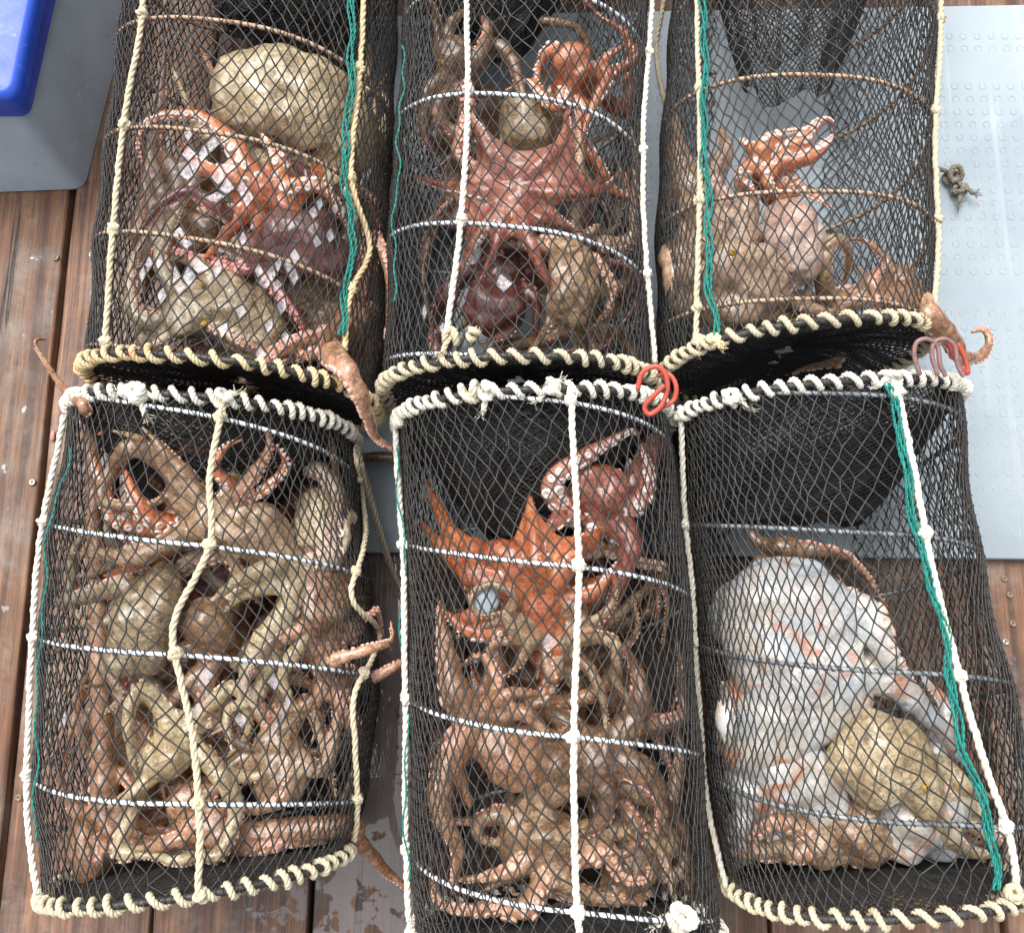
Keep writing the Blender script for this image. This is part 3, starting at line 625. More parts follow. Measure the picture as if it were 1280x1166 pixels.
    if mantle:
        mp = [T.inside(px(*m_[:3]), m_[3]*PXM*.95) for m_ in mantle]; mr = [m_[3]*PXM for m_ in mantle]; pth = [c]+mp; rad = [rc*.85]+mr
        Q = cr(np.c_[np.array(pth), rad], 40); r_ = np.maximum(Q[:, 3], .004)
        e = np.linspace(0, math.pi/2, 9)[1:]; dirn = nrm(Q[-1, :3]-Q[-4, :3]); capP = Q[-1, :3]+np.sin(e)[:, None]*dirn*r_[-1]*.9; capR = np.maximum(r_[-1]*np.cos(e), .002)
        P_ = np.vstack([Q[:, :3], capP]); R_ = np.concatenate([r_, capR]); P_[:, 2] = np.maximum(P_[:, 2], R_*.8+.004); src.tube(P_, R_, 20); src.v[-1][:, 2] = np.mean(P_[:, 2])+(src.v[-1][:, 2]-np.mean(P_[:, 2]))*.8
    note(src.n-k0, .12); nm = src.n-k0
    vent = np.concatenate(vent)
    me = src.mesh('body_source'); tmp = bpy.data.objects.new('tmp', me); COL.objects.link(tmp); mod = tmp.modifiers.new('r', 'REMESH'); mod.mode = 'VOXEL'; mod.voxel_size = .0036
    sm = tmp.modifiers.new('s', 'SMOOTH'); sm.factor = .5; sm.iterations = 4
    dg = bpy.context.evaluated_depsgraph_get(); body = bpy.data.meshes.new_from_object(tmp.evaluated_get(dg)); bpy.data.objects.remove(tmp)
    root = thing('octopus', (c[0], c[1], 0), label, 'octopus', 'octopuses packed in the net traps'); off = np.array([c[0], c[1], 0])
    nb = len(body.vertices); co = np.empty(nb*3); body.vertices.foreach_get('co', co); co = co.reshape(-1, 3)
    SV = np.vstack(src.v); kd = kdtree.KDTree(len(SV))
    for i, p in enumerate(SV): kd.insert(p, i)
    kd.balance(); near = np.array([kd.find(p)[1] for p in co]); val = vent[near]; isM = (near >= len(SV)-nm).astype(float)
    ed = np.empty(len(body.edges)*2, np.int32); body.edges.foreach_get('vertices', ed); ed = ed.reshape(-1, 2); deg = np.bincount(ed.ravel(), minlength=nb)+1.0
    for _ in range(8):
        isM = (isM+np.bincount(ed[:, 0], isM[ed[:, 1]], nb)+np.bincount(ed[:, 1], isM[ed[:, 0]], nb))/deg
    nr_ = np.empty(nb*3); body.vertices.foreach_get('normal', nr_); nr_ = nr_.reshape(-1, 3)
    def field(lam, k=9):
        o_ = np.zeros(nb)
        for _ in range(k): o_ += np.sin(co@(nrm(g.normal(0, 1, 3))*2*math.pi/(lam*g.uniform(.7, 1.4)))+g.uniform(0, 6.28))
        return o_/math.sqrt(k/2)
    wv = field(.06)*.004+field(.028)*.0006-np.abs(field(.024))*.0007       # slack, creased mantle skin
    dsp = wv*isM*crease+field(.016)*.0003; co = co+nr_*dsp[:, None]
    body.vertices.foreach_set('co', (co-off).ravel()); at = body.attributes.new('vent', 'FLOAT', 'POINT'); at.data.foreach_set('value', val.astype(np.float32))
    body.polygons.foreach_set('use_smooth', np.ones(len(body.polygons), bool)); body.update(); body.name = 'body'
    bo = link('body', body, PM[pal], root)
    if sk.n: sk.build('sucker_row', SM[pal], root, kind='stuff')
    if eyes is True and mantle:
        d = nrm(px(*mantle[0][:3])-c); s_ = np.cross(d, [0, 0, 1.]); s_ = nrm(s_); ep = [(c+d*rc*.55+s_*k*rc*.7+np.array([0, 0, rc*.55]), nrm(s_*k+np.array([0, 0, 1.2]))) for k in (-1, 1)]
    elif eyes: ep = [(T.inside(px(u, v, zz), .0), np.array([.1, -.1, 1])) for u, v, zz in eyes]
    else: ep = []
    for p, d in ep:
        d = nrm(d); mb = MB(); rE = .0052; mb.ball(p, rE, 14, 9); e = mb.build('eye', M['gold'], root)
        t_ = nrm(np.cross(d, [0, 1., .2])); mb = MB(); mb.ball(p+d*rE*.72, (rE*.62, rE*.2, rE*.36), 12, 8, np.array([t_, nrm(np.cross(d, t_)), d])); mb.build('pupil', M['pupil'], e)
    return root

O = octopus
# --- far left trap
O(1, 'cream', 'big pale cream octopus bulging under the net near the grey tub', (420, 215, .21, 34), [[(440, 250), (452, 300), (458, 350, .16)], [(400, 240), (370, 260, .17)], [(300, 175, .2), (255, 165), (235, 130), (216, 85)], [(460, 190, .14), (470, 120, .1)], [(440, 150, .12), (460, 60, .08), (420, 20, .06)]], [(428, 175, .23, 54), (375, 125, .25, 66), (318, 116, .25, 62)], z=.2, r0=12, crease=.6, eyes=[(398, 226, .27)])
O(1, 'orange', 'orange-red octopus with spread web below the pale one beside the stained rope', (335, 238, .27, 26), [[(290, 222, .27), (250, 205, .26), (225, 178, .22)], [(350, 205, .28), (325, 165, .26)], [(400, 235, .28), (435, 290, .24)], [(300, 275, .25), (250, 330, .22)], [(370, 270, .27), (420, 320, .23)], [(330, 270, .25), (310, 330, .2)]], [], z=.26, r0=13, web=.6, up=(1, 2), eyes=False)
O(1, 'maroon', 'dark maroon octopus with a smooth mantle in the trap beside the tub', (330, 315, .24, 30), [[(300, 340), (260, 330), (200, 310), (180, 330)], [(420, 350, .24), (430, 300, .2)], [(345, 360, .24), (372, 400, .24), (385, 445, .2)]], [(365, 300, .27, 42), (400, 318, .26, 42)], z=.22, r0=11, up=(0, 2), web=.2, eyes=False)
O(1, 'olive', 'mottled olive octopus lying flat against the near rim of the trap by the tub', (240, 390, .22, 40), [[(200, 330), (220, 270, .2), (240, 240, .18)], [(180, 400), (170, 340), (190, 280, .16)], [(290, 420, .24), (330, 440, .22), (370, 430)], [(300, 380), (330, 400), (350, 440)], [(200, 430), (170, 440)], [(260, 340), (220, 320), (190, 350)]], [(290, 385, .22, 46), (320, 420, .2, 40)], z=.22, r0=12, up=(2, 3), rs=3)
O(1, 'rust', 'reddish brown octopus reaching a bare arm out over the corner between two traps', (440, 400, .2, 30), [[(420, 440, .3), (428, 462, .375), (447, 500, .36), (460, 535, .30), (470, 550, .27), (492, 563, .25)], [(462, 300, .22), (484, 335, .23), (487, 375, .22), (480, 425, .22)], [(480, 420, .1), (470, 470, .1)], [(455, 330, .18), (470, 290, .15)], [(400, 440, .25), (350, 450, .22), (310, 430, .24), (290, 425, .24)]], [(450, 440, .14, 32)], z=.2, r0=12, up=(1, 2, 3, 4), free={0: 1, 1: 1}, fat={0: 1.5}, eyes=False)
# --- far middle trap
O(2, 'red', 'red octopus spread like a star with webbed arms in the far middle trap', (640, 238, .26, 17), [[(612, 190, .28), (580, 132, .27)], [(676, 205, .28), (704, 172, .27), (712, 115, .22)], [(700, 243, .28), (752, 243, .24), (775, 215, .18)], [(600, 240, .27), (550, 232, .22), (520, 222, .2), (518, 240, .18)], [(605, 285, .27), (580, 330, .24), (566, 368, .2)], [(622, 300, .27), (598, 355, .24)], [(668, 305, .28), (696, 368, .25), (722, 412, .2)], [(690, 270, .26), (730, 300, .22)]], [], z=.27, r0=10, web=.72, eyes=False)
O(2, 'maroon', 'dark hooded red octopus at the near end of the far middle trap', (622, 345, .2, 34), [[(580, 340), (565, 390)], [(665, 370), (670, 430)], [(600, 300, .16), (545, 280)], [(640, 410), (600, 430)]], [(618, 385, .2, 44)], z=.2, r0=12, eyes=False)
O(2, 'tan', 'tan octopus with an oval pale mantle and orange-edged arm in the far middle trap', (712, 310, .22, 24), [[(748, 330), (762, 372), (735, 415)], [(735, 290), (752, 280)], [(725, 235), (728, 170), (722, 140)], [(690, 400), (660, 440, .2)]], [(715, 345, .26, 33), (714, 378, .25, 33)], z=.24, r0=11, eyes=False, up=(0,))
O(2, 'brown', 'brown octopus curled at the far left end of the far middle trap', (575, 95, .2, 28), [[(620, 60), (655, 130, .22), (665, 165, .2)], [(540, 110), (530, 160), (545, 200)], [(560, 40), (600, 0)], [(600, 70), (610, 30), (585, 0)], [(545, 140), (575, 180), (540, 215)]], [(565, 65, .22, 30)], z=.2, r0=12, rs=2)
O(2, 'orange', 'orange octopus at the far end of the far middle trap with a raised tan arm', (710, 110, .2, 24), [[(785, 55, .24)], [(690, 60), (670, 95), (682, 118)], [(730, 140), (718, 190), (700, 220)], [(690, 130), (660, 100), (630, 115)], [(760, 90), (735, 150, .22), (720, 210)]], [(718, 80, .24, 28)], z=.22, r0=11, up=(1, 3))
O(2, 'olive', 'olive mantled octopus half hidden behind the spread red one', (690, 175, .17, 24), [[(730, 180), (735, 250), (730, 310)], [(700, 150), (745, 110)], [(600, 180), (560, 160)]], [(658, 158, .21, 44)], z=.18, r0=11, eyes=False)
# --- far right trap
O(3, 'pink', 'large pinkish tan octopus with a golden eye filling the far right trap', (905, 300, .22, 52), [[(870, 250, .22), (850, 200, .2), (832, 140, .15)], [(890, 230, .2), (908, 190), (900, 160)], [(860, 340), (850, 400)], [(1010, 380, .2), (1060, 390, .18)], [(935, 260, .24), (920, 225)]], [(892, 330, .22, 74), (930, 365, .22, 64)], z=.2, r0=19, web=.6, fat={0: 1.5, 1: 1.3}, eyes=[(915, 316, .315)], nrand=2)
O(3, 'orange', 'bright orange octopus bunched up with its suckers showing in the far right trap', (960, 200, .25, 26), [[(1000, 178), (1030, 152), (1046, 158)], [(985, 200), (1020, 190), (1042, 168)], [(985, 225), (1015, 245), (1040, 260)], [(940, 190), (922, 175)], [(940, 210), (925, 225), (945, 240)], [(960, 230), (975, 250)], [(955, 185), (985, 165), (1010, 160)], [(960, 215), (930, 195)]], [(975, 235, .22, 28)], z=.26, r0=13, up=tuple(range(8)), web=.3, eyes=False)
O(3, 'blush', 'pale pinkish octopus lying below the orange one in the far right trap', (985, 265, .23, 26), [[(1020, 290), (1010, 340), (980, 370)], [(960, 260), (950, 280)], [(1010, 350, .2), (1000, 390)]], [(992, 295, .25, 36), (1000, 325, .24, 32)], z=.22, r0=11, eyes=False, nrand=0)
O(3, 'tan', 'brownish tan octopus with one looped arm standing up in the far right trap', (1040, 385, .16, 26), [[(1028, 345, .22), (1032, 310, .24), (1048, 303, .24), (1060, 325, .22), (1052, 360, .18)], [(1000, 390), (960, 400), (910, 400)], [(1080, 370), (1070, 330, .1)]], [(1010, 400, .14, 30)], z=.17, r0=13, eyes=False, nrand=3)
O(3, 'rust', 'reddish octopus in the far right trap with one tan arm curling out over the mat', (1118, 372, .2, 26), [[(1140, 372, .27), (1162, 388, .33), (1190, 415, .30), (1207, 438, .26), (1226, 440, .24), (1238, 424, .23), (1230, 409, .23), (1214, 416, .23)], [(1090, 350), (1110, 330)], [(1140, 340), (1150, 390)], [(1090, 400), (1050, 410)]], [(1125, 355, .22, 28)], z=.2, r0=12, up=(1, 2), free={0: 1}, fat={0: 1.5}, eyes=False, nrand=1)
# --- near left trap
O(4, 'tan', 'tan octopus fanning long pale arms at the far end of the near left trap', (262, 650, .25, 30), [[(220, 605, .27), (178, 552, .29), (140, 516, .29)], [(238, 602, .28), (203, 562, .30), (178, 518, .31)], [(310, 602, .28), (335, 562, .30), (332, 520, .31)], [(180, 690, .28), (130, 690, .25), (76, 692, .2)], [(300, 720, .22), (330, 760, .2)]], [(315, 665, .25, 36), (340, 685, .24, 34)], z=.25, r0=13, nrand=3, eyes=False)
O(4, 'orange', 'orange-red octopus with suckered arms curling up beneath the pale-armed tan one', (245, 660, .2, 28), [[(196, 650, .26), (172, 622, .28), (155, 585, .27)], [(150, 650, .24), (126, 605, .26), (114, 562, .24)], [(290, 610, .26), (268, 588, .29), (280, 560, .30), (304, 550, .30)], [(325, 618, .26), (356, 585, .28), (346, 560, .29), (325, 570, .29)], [(180, 700, .24), (130, 720, .22)], [(340, 540, .28), (330, 508, .3)], [(150, 540, .26), (125, 520, .26)]], [], z=.25, r0=13, up=(0, 1, 2, 3), fat={0: 1.2, 1: 1.2}, nrand=1, eyes=False)
O(4, 'olive', 'greenish olive octopus with a long narrow mantle in the middle of the near left trap', (205, 715, .2, 26), [[(150, 770), (105, 780), (80, 740)], [(180, 690), (120, 720), (90, 720)], [(230, 770), (245, 810), (200, 850)], [(130, 820), (150, 870), (110, 900)]], [(188, 755, .25, 36), (166, 820, .24, 34)], z=.2, r0=12)
O(4, 'cream', 'octopus with thick cream arms arching under the crooked rope in the near left trap', (378, 708, .24, 24), [[(335, 708, .28), (295, 722, .28), (262, 752, .27)], [(345, 730, .27), (300, 745, .26), (280, 765, .25)], [(358, 760, .27), (320, 805, .27), (305, 860, .25), (330, 900)], [(380, 790), (350, 850), (380, 900)], [(320, 860), (280, 890), (290, 940)]], [(410, 650, .2, 40)], z=.24, r0=15, web=.15, eyes=False)
O(4, 'brown', 'brown octopus with a pinkish mantle at the centre of the near left trap', (285, 800, .2, 28), [[(330, 830), (300, 900), (260, 920)], [(230, 860), (200, 900), (230, 930)], [(350, 840), (400, 870), (390, 930)], [(250, 850), (270, 900), (320, 940), (360, 900)], [(190, 820), (140, 850), (100, 860)]], [(262, 782, .24, 32)], z=.22, r0=12, rs=5)
O(4, 'rust', 'reddish octopus pressed against the right side of the near left trap', (395, 800, .22, 30), [[(365, 790, .26), (350, 820), (375, 840)], [(440, 790, .2), (462, 750, .16), (470, 700, .12)], [(430, 850, .24), (442, 836, .30), (470, 812, .28), (490, 800, .22), (488, 776, .2)], [(440, 900), (460, 930, .1), (440, 980, .1)], [(470, 850, .2), (500, 832, .2), (530, 820, .18)], [(400, 870), (350, 890), (340, 930)], [(452, 770, .2), (466, 762, .18), (474, 780, .15), (478, 800, .12)]], [(398, 760, .24, 40), (410, 730, .2, 40)], z=.22, r0=12, up=(0, 1, 3, 6), free={2: 2, 4: 1, 6: 0}, fat={0: 1.2, 6: .6, 2: .9}, eyes=False)
O(4, 'cream', 'pale cream octopus lying low in the near part of the near left trap', (225, 920, .22, 28), [[(175, 860), (158, 900, .25), (165, 950), (178, 1000)], [(260, 900), (290, 880), (300, 930)], [(200, 960), (150, 1000), (110, 1010)], [(270, 960), (320, 970), (380, 940)], [(290, 860), (310, 910), (280, 950)]], [(208, 945, .24, 32)], z=.23, r0=11, up=(1,), rs=9)
O(4, 'tan', 'speckled tan octopus among the pile in the near left trap', (350, 930, .2, 30), [[(320, 870), (340, 840)], [(380, 880), (400, 920), (420, 1000)], [(300, 950), (260, 990), (200, 980)], [(360, 990), (300, 1010), (280, 980)], [(400, 960), (420, 900), (400, 850)]], [(350, 965, .2, 38)], z=.22, r0=12, up=(0, 3), rs=4, eyes=False)
O(4, 'rust', 'rusty octopus with thick suckered arms along the near rim of the near left trap', (280, 1050, .2, 28), [[(220, 1048, .24), (175, 1062, .22), (158, 1105, .18)], [(225, 1065), (190, 1085), (180, 1118)], [(330, 1048), (380, 1046), (420, 1030)], [(310, 1070), (350, 1060), (410, 1055)], [(430, 1030, .18), (445, 1050, .16), (480, 1088, .1), (520, 1118, .07)], [(150, 1080), (120, 1100), (130, 1120)], [(120, 850, .1), (90, 900), (80, 960)]], [(240, 1010, .2, 36)], z=.2, r0=13, up=(1, 2, 3), free={4: 1}, fat={4: 1.3}, eyes=False)
O(4, 'rust', 'golden brown octopus in the near left corner, one thin arm hooked over the planks', (130, 1045, .18, 26), [[(170, 1000), (140, 960), (110, 970)], [(90, 1000), (70, 950)], [(180, 1080), (230, 1100)], [(110, 560, .2), (100, 508, .33), (88, 494, .3), (66, 468, .2), (46, 436, .12), (44, 424, .12), (56, 425, .1)]], [(105, 1060, .19, 38), (80, 1070, .17, 34)], z=.18, r0=12, free={3: 1}, eyes=False)
# --- near middle trap
O(5, 'red', 'red octopus with big white suckers curled at the far end of the near middle trap', (755, 640, .22, 26), [[(700, 630, .24), (692, 598, .27), (735, 566, .29), (782, 538, .27), (800, 540, .25)], [(800, 625, .24), (812, 592, .24), (802, 556, .24)], [(720, 640), (690, 650), (670, 690)], [(790, 680), (770, 740), (755, 790)], [(770, 600, .26), (740, 580, .26)]], [(748, 612, .26, 34)], z=.24, r0=17, up=(0, 1), eyes=False, nrand=1)
O(5, 'orange', 'orange octopus with a ribbed fan of web in the middle of the near middle trap', (672, 752, .24, 30), [[(668, 690, .29), (662, 612, .24)], [(640, 700, .27), (600, 690, .24), (560, 660, .2), (532, 600, .16)], [(715, 700, .27), (770, 650, .22)], [(610, 730, .25), (560, 690, .2), (525, 650, .15)], [(740, 740, .24), (775, 700)], [(600, 790, .25), (550, 760)]], [(690, 790, .22, 34)], z=.25, r0=15, web=.92, fat={0: 1.1, 1: 1.35, 2: 1.2, 3: 1.3}, eyes=False)
knot_octopus = O(5, 'tan', 'tan octopus with a tangle of thin pale arms halfway along the near middle trap', (700, 800, .22, 28), [[(640, 776, .27), (600, 788, .26), (570, 797, .24)], [(670, 800), (645, 836), (620, 850)], [(650, 800), (612, 810), (622, 850)], [(660, 800, .26), (632, 775, .27), (640, 745, .29), (612, 727, .29), (588, 745, .285), (600, 768, .28), (626, 765, .28)], [(757, 766, .26), (772, 728, .24), (768, 710)], [(765, 800), (770, 850), (798, 895), (796, 930)], [(740, 840), (755, 880), (760, 930)], [(690, 850), (675, 800), (672, 850)]], [(705, 772, .22, 34)], z=.25, r0=9, web=.1, nrand=3, eyes=False)
mb = MB(); mb.ball(px(606, 748, .275), (.020, .022, .005), 18, 8); mb.build('film_patch', plain_mat('blue_grey_film', (.30, .36, .41), .15, c2=(.42, .48, .52)), knot_octopus)  # flattened blue-grey disc set inside the looped arm
O(5, 'rust', 'long-armed rusty octopus down the left side of the near middle trap', (600, 905, .22, 28), [[(578, 868, .25), (562, 815, .24), (550, 750, .2)], [(575, 930, .24), (570, 960), (588, 1010)], [(630, 868, .26), (682, 870, .25)], [(652, 894, .26), (692, 922, .25), (720, 900)], [(560, 960), (548, 1010), (570, 1062), (566, 1119)], [(620, 850), (600, 820), (580, 830)]], [(640, 945, .22, 42)], z=.24, r0=13, fat={0: 1.5, 1: 1.4, 4: 1.4}, eyes=False)
O(5, 'brown', 'brown octopus with a broad rough mantle under the straight rope of the near middle trap', (740, 945, .22, 36), [[(790, 900, .22), (800, 860), (785, 810)], [(800, 960), (830, 1000), (820, 1050)], [(780, 1005), (800, 1040), (780, 1068), (760, 1047)], [(700, 900), (660, 900), (640, 850)], [(760, 1000), (740, 1040), (700, 1050)]], [(700, 960, .22, 44)], z=.22, r0=15, fat={0: 1.4, 1: 1.3}, web=.45, eyes=False)
O(5, 'tan', 'mottled tan octopus with a looped arm tip at the near end of the middle trap', (690, 1045, .2, 34), [[(728, 1072), (757, 1066), (782, 1100), (812, 1096), (810, 1072)], [(645, 1085), (604, 1096), (570, 1100)], [(620, 1020), (600, 1050), (640, 1060)], [(700, 1090), (740, 1120), (800, 1130)], [(780, 1040), (830, 1070), (840, 1120)]], [(650, 1040, .18, 34)], z=.2, r0=14, up=(0, 1), rs=6, eyes=False)
# --- near right trap
O(6, 'white', 'large white octopus slumped with pale arms spread in the near right trap', (985, 800, .2, 46), [[(1020, 725, .22), (960, 705), (930, 720)], [(1070, 760, .25), (1110, 815, .25), (1150, 870, .2)], [(940, 740, .22), (900, 760, .2), (885, 800)], [(1040, 820), (1070, 870), (1050, 900)], [(920, 870, .22), (910, 920), (930, 960)], [(960, 880, .24), (1000, 930), (990, 960)], [(1090, 840, .22), (1160, 890, .2), (1200, 950, .16)], [(1010, 860), (1030, 900), (1000, 920)]], [(1030, 775, .25, 50), (960, 755, .24, 54), (930, 800, .24, 52), (985, 840, .25, 60), (1050, 850, .24, 50), (975, 890, .23, 56), (935, 940, .22, 46)], z=.22, r0=26, web=.8, up=(1, 3), eyes=False, nrand=0, crease=.45)
O(6, 'cream', 'cream octopus with a round tan mantle and golden eye in the near right trap', (1150, 985, .24, 36), [[(1195, 1022), (1240, 1050), (1270, 1060, .12)], [(1180, 1000), (1215, 1010), (1240, 1030)], [(1185, 1040), (1215, 1068), (1250, 1080)], [(1170, 960), (1210, 985), (1240, 1000)]], [(1110, 952, .26, 54), (1088, 942, .25, 54)], z=.2, r0=18, eyes=[(1157, 984, .30)], web=.4, nrand=0)
O(6, 'white', 'bluish white octopus lying on the floor of the near right trap', (1110, 1030, .15, 40), [[(1160, 1050), (1200, 1075), (1250, 1070)], [(1060, 1010), (1000, 1010), (940, 980)], [(940, 1040), (925, 1080), (940, 1095)], [(1180, 900, .15), (1150, 840, .12)], [(1000, 1080), (980, 1090)]], [(1125, 1022, .2, 50), (1165, 1025, .18, 46)], z=.17, r0=20, eyes=False, nrand=1)
O(6, 'tan', 'brown octopus with curled suckered arms at the near end of the near right trap', (1030, 1050, .2, 32), [[(970, 1030, .23), (945, 1050), (960, 1085), (1000, 1090)], [(1000, 1065), (985, 1080), (1015, 1095), (1030, 1080)], [(1075, 1075), (1120, 1062), (1128, 1082), (1108, 1090)], [(960, 990), (930, 950), (905, 930)], [(1025, 1010), (1028, 985)], [(930, 1070), (925, 1095)]], [(1078, 1042, .22, 38)], z=.2, r0=12, up=(0, 1, 2), eyes=False, nrand=1)
O(6, 'brown', 'small dark brown octopus at the mouth of the funnel in the near right trap', (980, 690, .18, 22), [[(940, 670), (920, 640)], [(1020, 690), (1070, 710), (1110, 760)], [(950, 700), (920, 720)]], [(1000, 705, .18, 28)], z=.18, r0=10, eyes=False, nrand=2)

# --- the ones underneath
O(1, 'brown', 'brown octopus at the bottom of the pile behind the left rope of the tub-side trap', (215, 270, .12, 34), [[(190, 200), (185, 120), (200, 60)], [(260, 200), (270, 120), (250, 60)], [(170, 330), (160, 400)], [(240, 330), (230, 400), (260, 440)], [(180, 240), (165, 180)], [(280, 280), (330, 230), (380, 200)], [(160, 300), (160, 220)], [(300, 330), (380, 360), (440, 340)]], [(200, 310, .12, 48)], z=.12, r0=16, web=.5, rs=11, eyes=False)
O(1, 'tan', 'tan octopus crowded under the maroon mantle in the trap beside the tub', (380, 370, .16, 36), [[(330, 360), (280, 350), (240, 360)], [(400, 420), (360, 440)], [(440, 380), (470, 340), (475, 270)], [(420, 320), (470, 230), (474, 150)], [(350, 420), (300, 440), (230, 430)], [(310, 400), (250, 410), (170, 380)]], [(410, 400, .15, 46)], z=.15, r0=15, web=.5, rs=12, eyes=False, up=(1, 4))
O(2, 'brown', 'dark brown octopus flattened below the star-shaped red one', (600, 200, .09, 34), [[(540, 150), (520, 80)], [(660, 130), (700, 60)], [(700, 220), (770, 260), (780, 340)], [(560, 260), (530, 330), (540, 420)], [(640, 280), (690, 330), (760, 380)], [(620, 300), (620, 400)]], [(590, 150, .1, 46)], z=.08, r0=13, web=.55, rs=13, eyes=False)
O(2, 'tan', 'tan octopus with thin arms low at the near right of the far middle trap', (730, 400, .14, 24), [[(770, 380), (785, 310)], [(760, 430), (700, 440)], [(690, 420), (640, 440)], [(740, 350), (745, 300)]], [(740, 420, .15, 32)], z=.15, r0=11, rs=14, eyes=False, up=(1,))
O(4, 'maroon', 'dark maroon octopus underneath the others in the near left trap', (300, 740, .10, 40), [[(200, 700), (120, 640), (100, 560)], [(380, 660), (420, 600), (410, 550)], [(420, 760), (450, 860)], [(300, 860), (360, 960), (430, 1010)], [(180, 820), (120, 900), (80, 1000)], [(230, 880), (180, 980)], [(340, 620), (360, 560)], [(210, 640), (190, 560)]], [(390, 640, .16, 50)], z=.10, r0=16, web=.55, rs=15, eyes=False)
O(4, 'tan', 'mottled tan octopus spread thin along the floor of the near left trap', (170, 900, .09, 38), [[(110, 820), (80, 740)], [(220, 820), (290, 800), (380, 830)], [(90, 900), (70, 960)], [(120, 1000), (110, 1080)], [(220, 1000), (300, 1060), (400, 1040)], [(270, 920), (360, 900), (440, 920)], [(200, 1060), (260, 1080)]], [(150, 960, .1, 50)], z=.10, r0=16, web=.6, rs=16, eyes=False, up=(1, 5))
O(5, 'brown', 'dark brown octopus beneath the tangle of arms in the near middle trap', (690, 880, .10, 42), [[(620, 800), (570, 760)], [(760, 800), (820, 760), (830, 700)], [(800, 880), (850, 930)], [(590, 930), (560, 1000), (580, 1090)], [(760, 980), (840, 1040), (850, 1110)], [(680, 980), (660, 1080)], [(600, 850), (560, 870)]], [(760, 870, .1, 56)], z=.10, r0=17, web=.6, rs=17, eyes=False)
O(5, 'tan', 'dull tan octopus in the near right corner of the near middle trap', (790, 1080, .14, 34), [[(830, 1020), (850, 950), (840, 880)], [(760, 1120), (700, 1130), (640, 1120)], [(740, 1060), (680, 1080), (600, 1130)], [(850, 1090), (860, 1030)], [(740, 1010), (760, 960)]], [(800, 1050, .14, 46)], z=.14, r0=14, web=.4, rs=18, eyes=False, up=(1,))
O(6, 'white', 'pale milky octopus squeezed between the large white one and the brown one near the rim', (950, 980, .2, 40), [[(905, 920), (895, 850)], [(960, 1010), (1010, 1030)], [(910, 1040), (925, 1090)], [(970, 950), (1030, 940)]], [(985, 965, .22, 46), (1025, 985, .2, 40)], z=.2, r0=17, web=.6, rs=19, eyes=False, up=(0, 1), nrand=2)

# ------------------------------------------------------------------ loose things round the traps
def hook_mesh(P, r, mat, name, label, group=None):
    P = cr(P, 70); o = thing(name, P.mean(0)*[1, 1, 0]+[0, 0, P[:, 2].min()], label, 'hook', group); mb = MB(); mb.tube(P, r, 10); mb.build('wire', mat, o); return o
def hp(pts, z): return [px(u, v, z+dz) for u, v, dz in pts]
hook_mesh(hp([(797, 487, 0), (803, 466, .008), (820, 458, .014), (832, 468, .012), (834, 488, .006), (826, 508, 0), (812, 518, -.006), (806, 508, -.004), (818, 494, .006), (830, 482, .012)], .375), .0034, M['hook'], 'snap_hook', 'red wire hook on the white rim of the near middle trap', 'wire hooks on the trap rims')
hook_mesh(hp([(822, 470, .0), (836, 468, .006), (845, 482, .006), (842, 500, 0), (826, 510, -.004), (814, 516, -.006)], .372), .0032, M['hook'], 'snap_hook', 'second red hook lapped behind the first beside the green-corded trap', 'wire hooks on the trap rims')
for k, (du, mat, lab) in enumerate(((0, 'hook_grey', 'worn dark hook farthest left in the cluster by the corner knot'), (22, 'hook_grey', 'worn dark hook in the middle of the cluster by the corner knot'))):
    hook_mesh(hp([(1150+du, 468, 0), (1143+du, 445, .006), (1146+du, 428, .012), (1160+du, 424, .014), (1172+du, 434, .01), (1175+du, 455, .004), (1182+du, 470, 0)], .36), .0030, M[mat], 'snap_hook', lab, 'wire hooks on the trap rims')
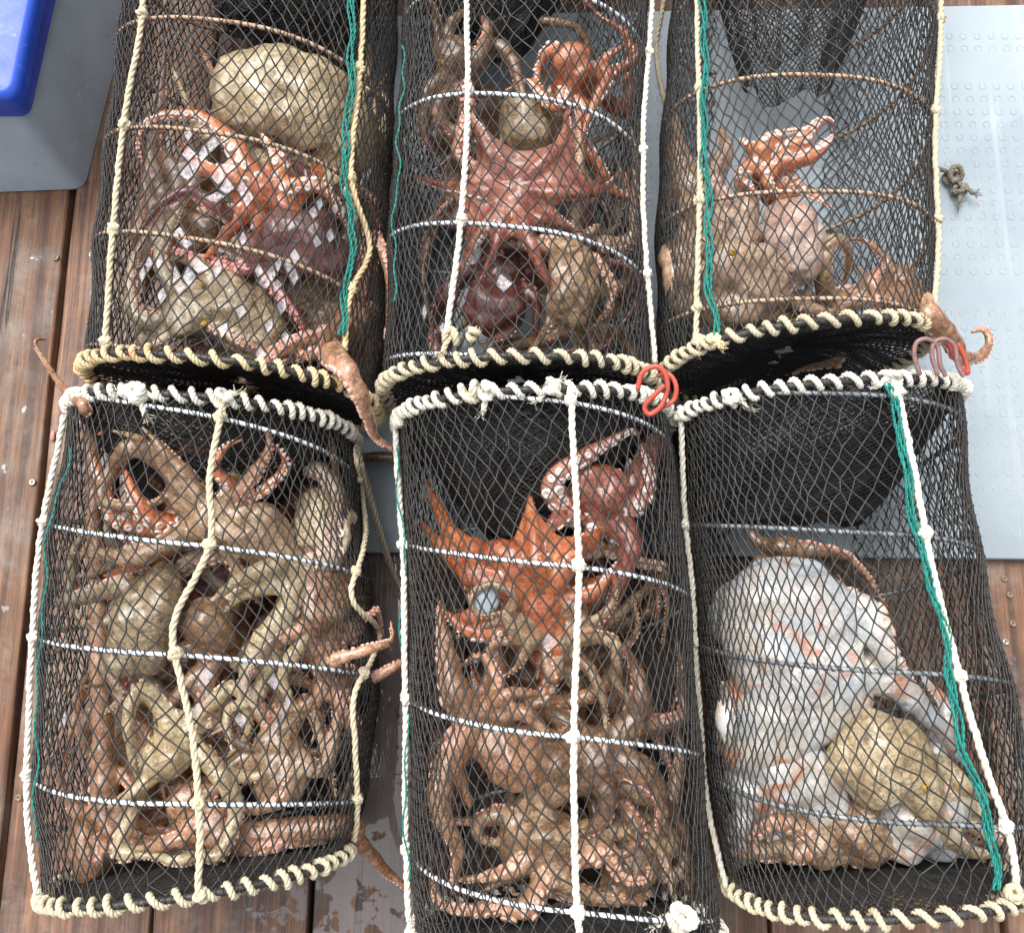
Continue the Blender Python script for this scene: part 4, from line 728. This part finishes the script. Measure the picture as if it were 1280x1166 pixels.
hook_mesh(hp([(1186, 428, .01), (1192, 445, .006), (1203, 462, .0), (1210, 466, -.004), (1206, 448, 0), (1198, 430, .006)], .35), .0030, M['hook'], 'snap_hook', 'red hook hanging at the right end of the cluster over the mat', 'wire hooks on the trap rims')
# cords
def cord(pts, r, mat, label, name='cord', n=60):
    P = cr(pts, n); o = thing(name, P.mean(0)*[1, 1, 0]+[0, 0, max(0, P[:, 2].min()-r)], label, 'cord'); mb = MB(); mb.rope(P, r); mb.build('strands', M[mat], o); return o
cord([px(447, 560, .2), px(458, 600, .16), px(478, 670, .10), px(494, 720, .06), px(520, 770, .03)], .0042, 'rope_grey', 'grey-brown twisted cord slanting down between the two near traps')
cord([px(452, 580, .19), px(466, 640, .12), px(484, 700, .07), px(505, 745, .04)], .0036, 'rope_grey', 'thinner brown cord running under the twisted one between the near traps')
cord([px(836, -30, .03), px(826, 20, .027), px(820, 55, .027), px(824, 95, .027), px(832, 130, .027)], .0042, 'rope_cream', 'pale loop of rope lying on the mat between the far traps')
kn = px(1200, 228, .04); o = thing('knotted_rope', (*kn[:2], PZ), 'frayed grey rope stub with a knot lying on the pale mat', 'rope'); knot(px(1192, 220, .038), .012, .0045, M['rope_grey'], o, 5, 3.0, 0); knot(px(1200, 236, .036), .010, .0045, M['rope_grey'], o, 8, 2.4, 2)
mb = MB(); mb.rope(cr([px(1160, 212, .07), px(1176, 212, .045), px(1190, 218, .036)], 16), .0042); mb.build('rope_end', M['rope_grey'], o)
st = px(470, 575, .05); o = thing('wooden_stick', (*px(470, 575)[:2], 0), 'short brown stick lying across the gap between the near traps', 'stick'); mb = MB(); mb.tube(cr([px(440, 574, .05), px(475, 571, .052), px(520, 573, .05)], 20), .0085*(1+.08*np.sin(np.arange(20))), 9); mb.build('shaft', PM['brown'], o)
o = thing('plastic_scrap', (*px(66, 545)[:2], 0), 'tiny pink scrap in the plank gap beside the near left trap', 'scrap'); mb = MB(); mb.ball(px(66, 545, .004), (.004, .010, .003), 10, 6); mb.build('scrap_body', plain_mat('pink_scrap', (.75, .30, .26), .4), o)
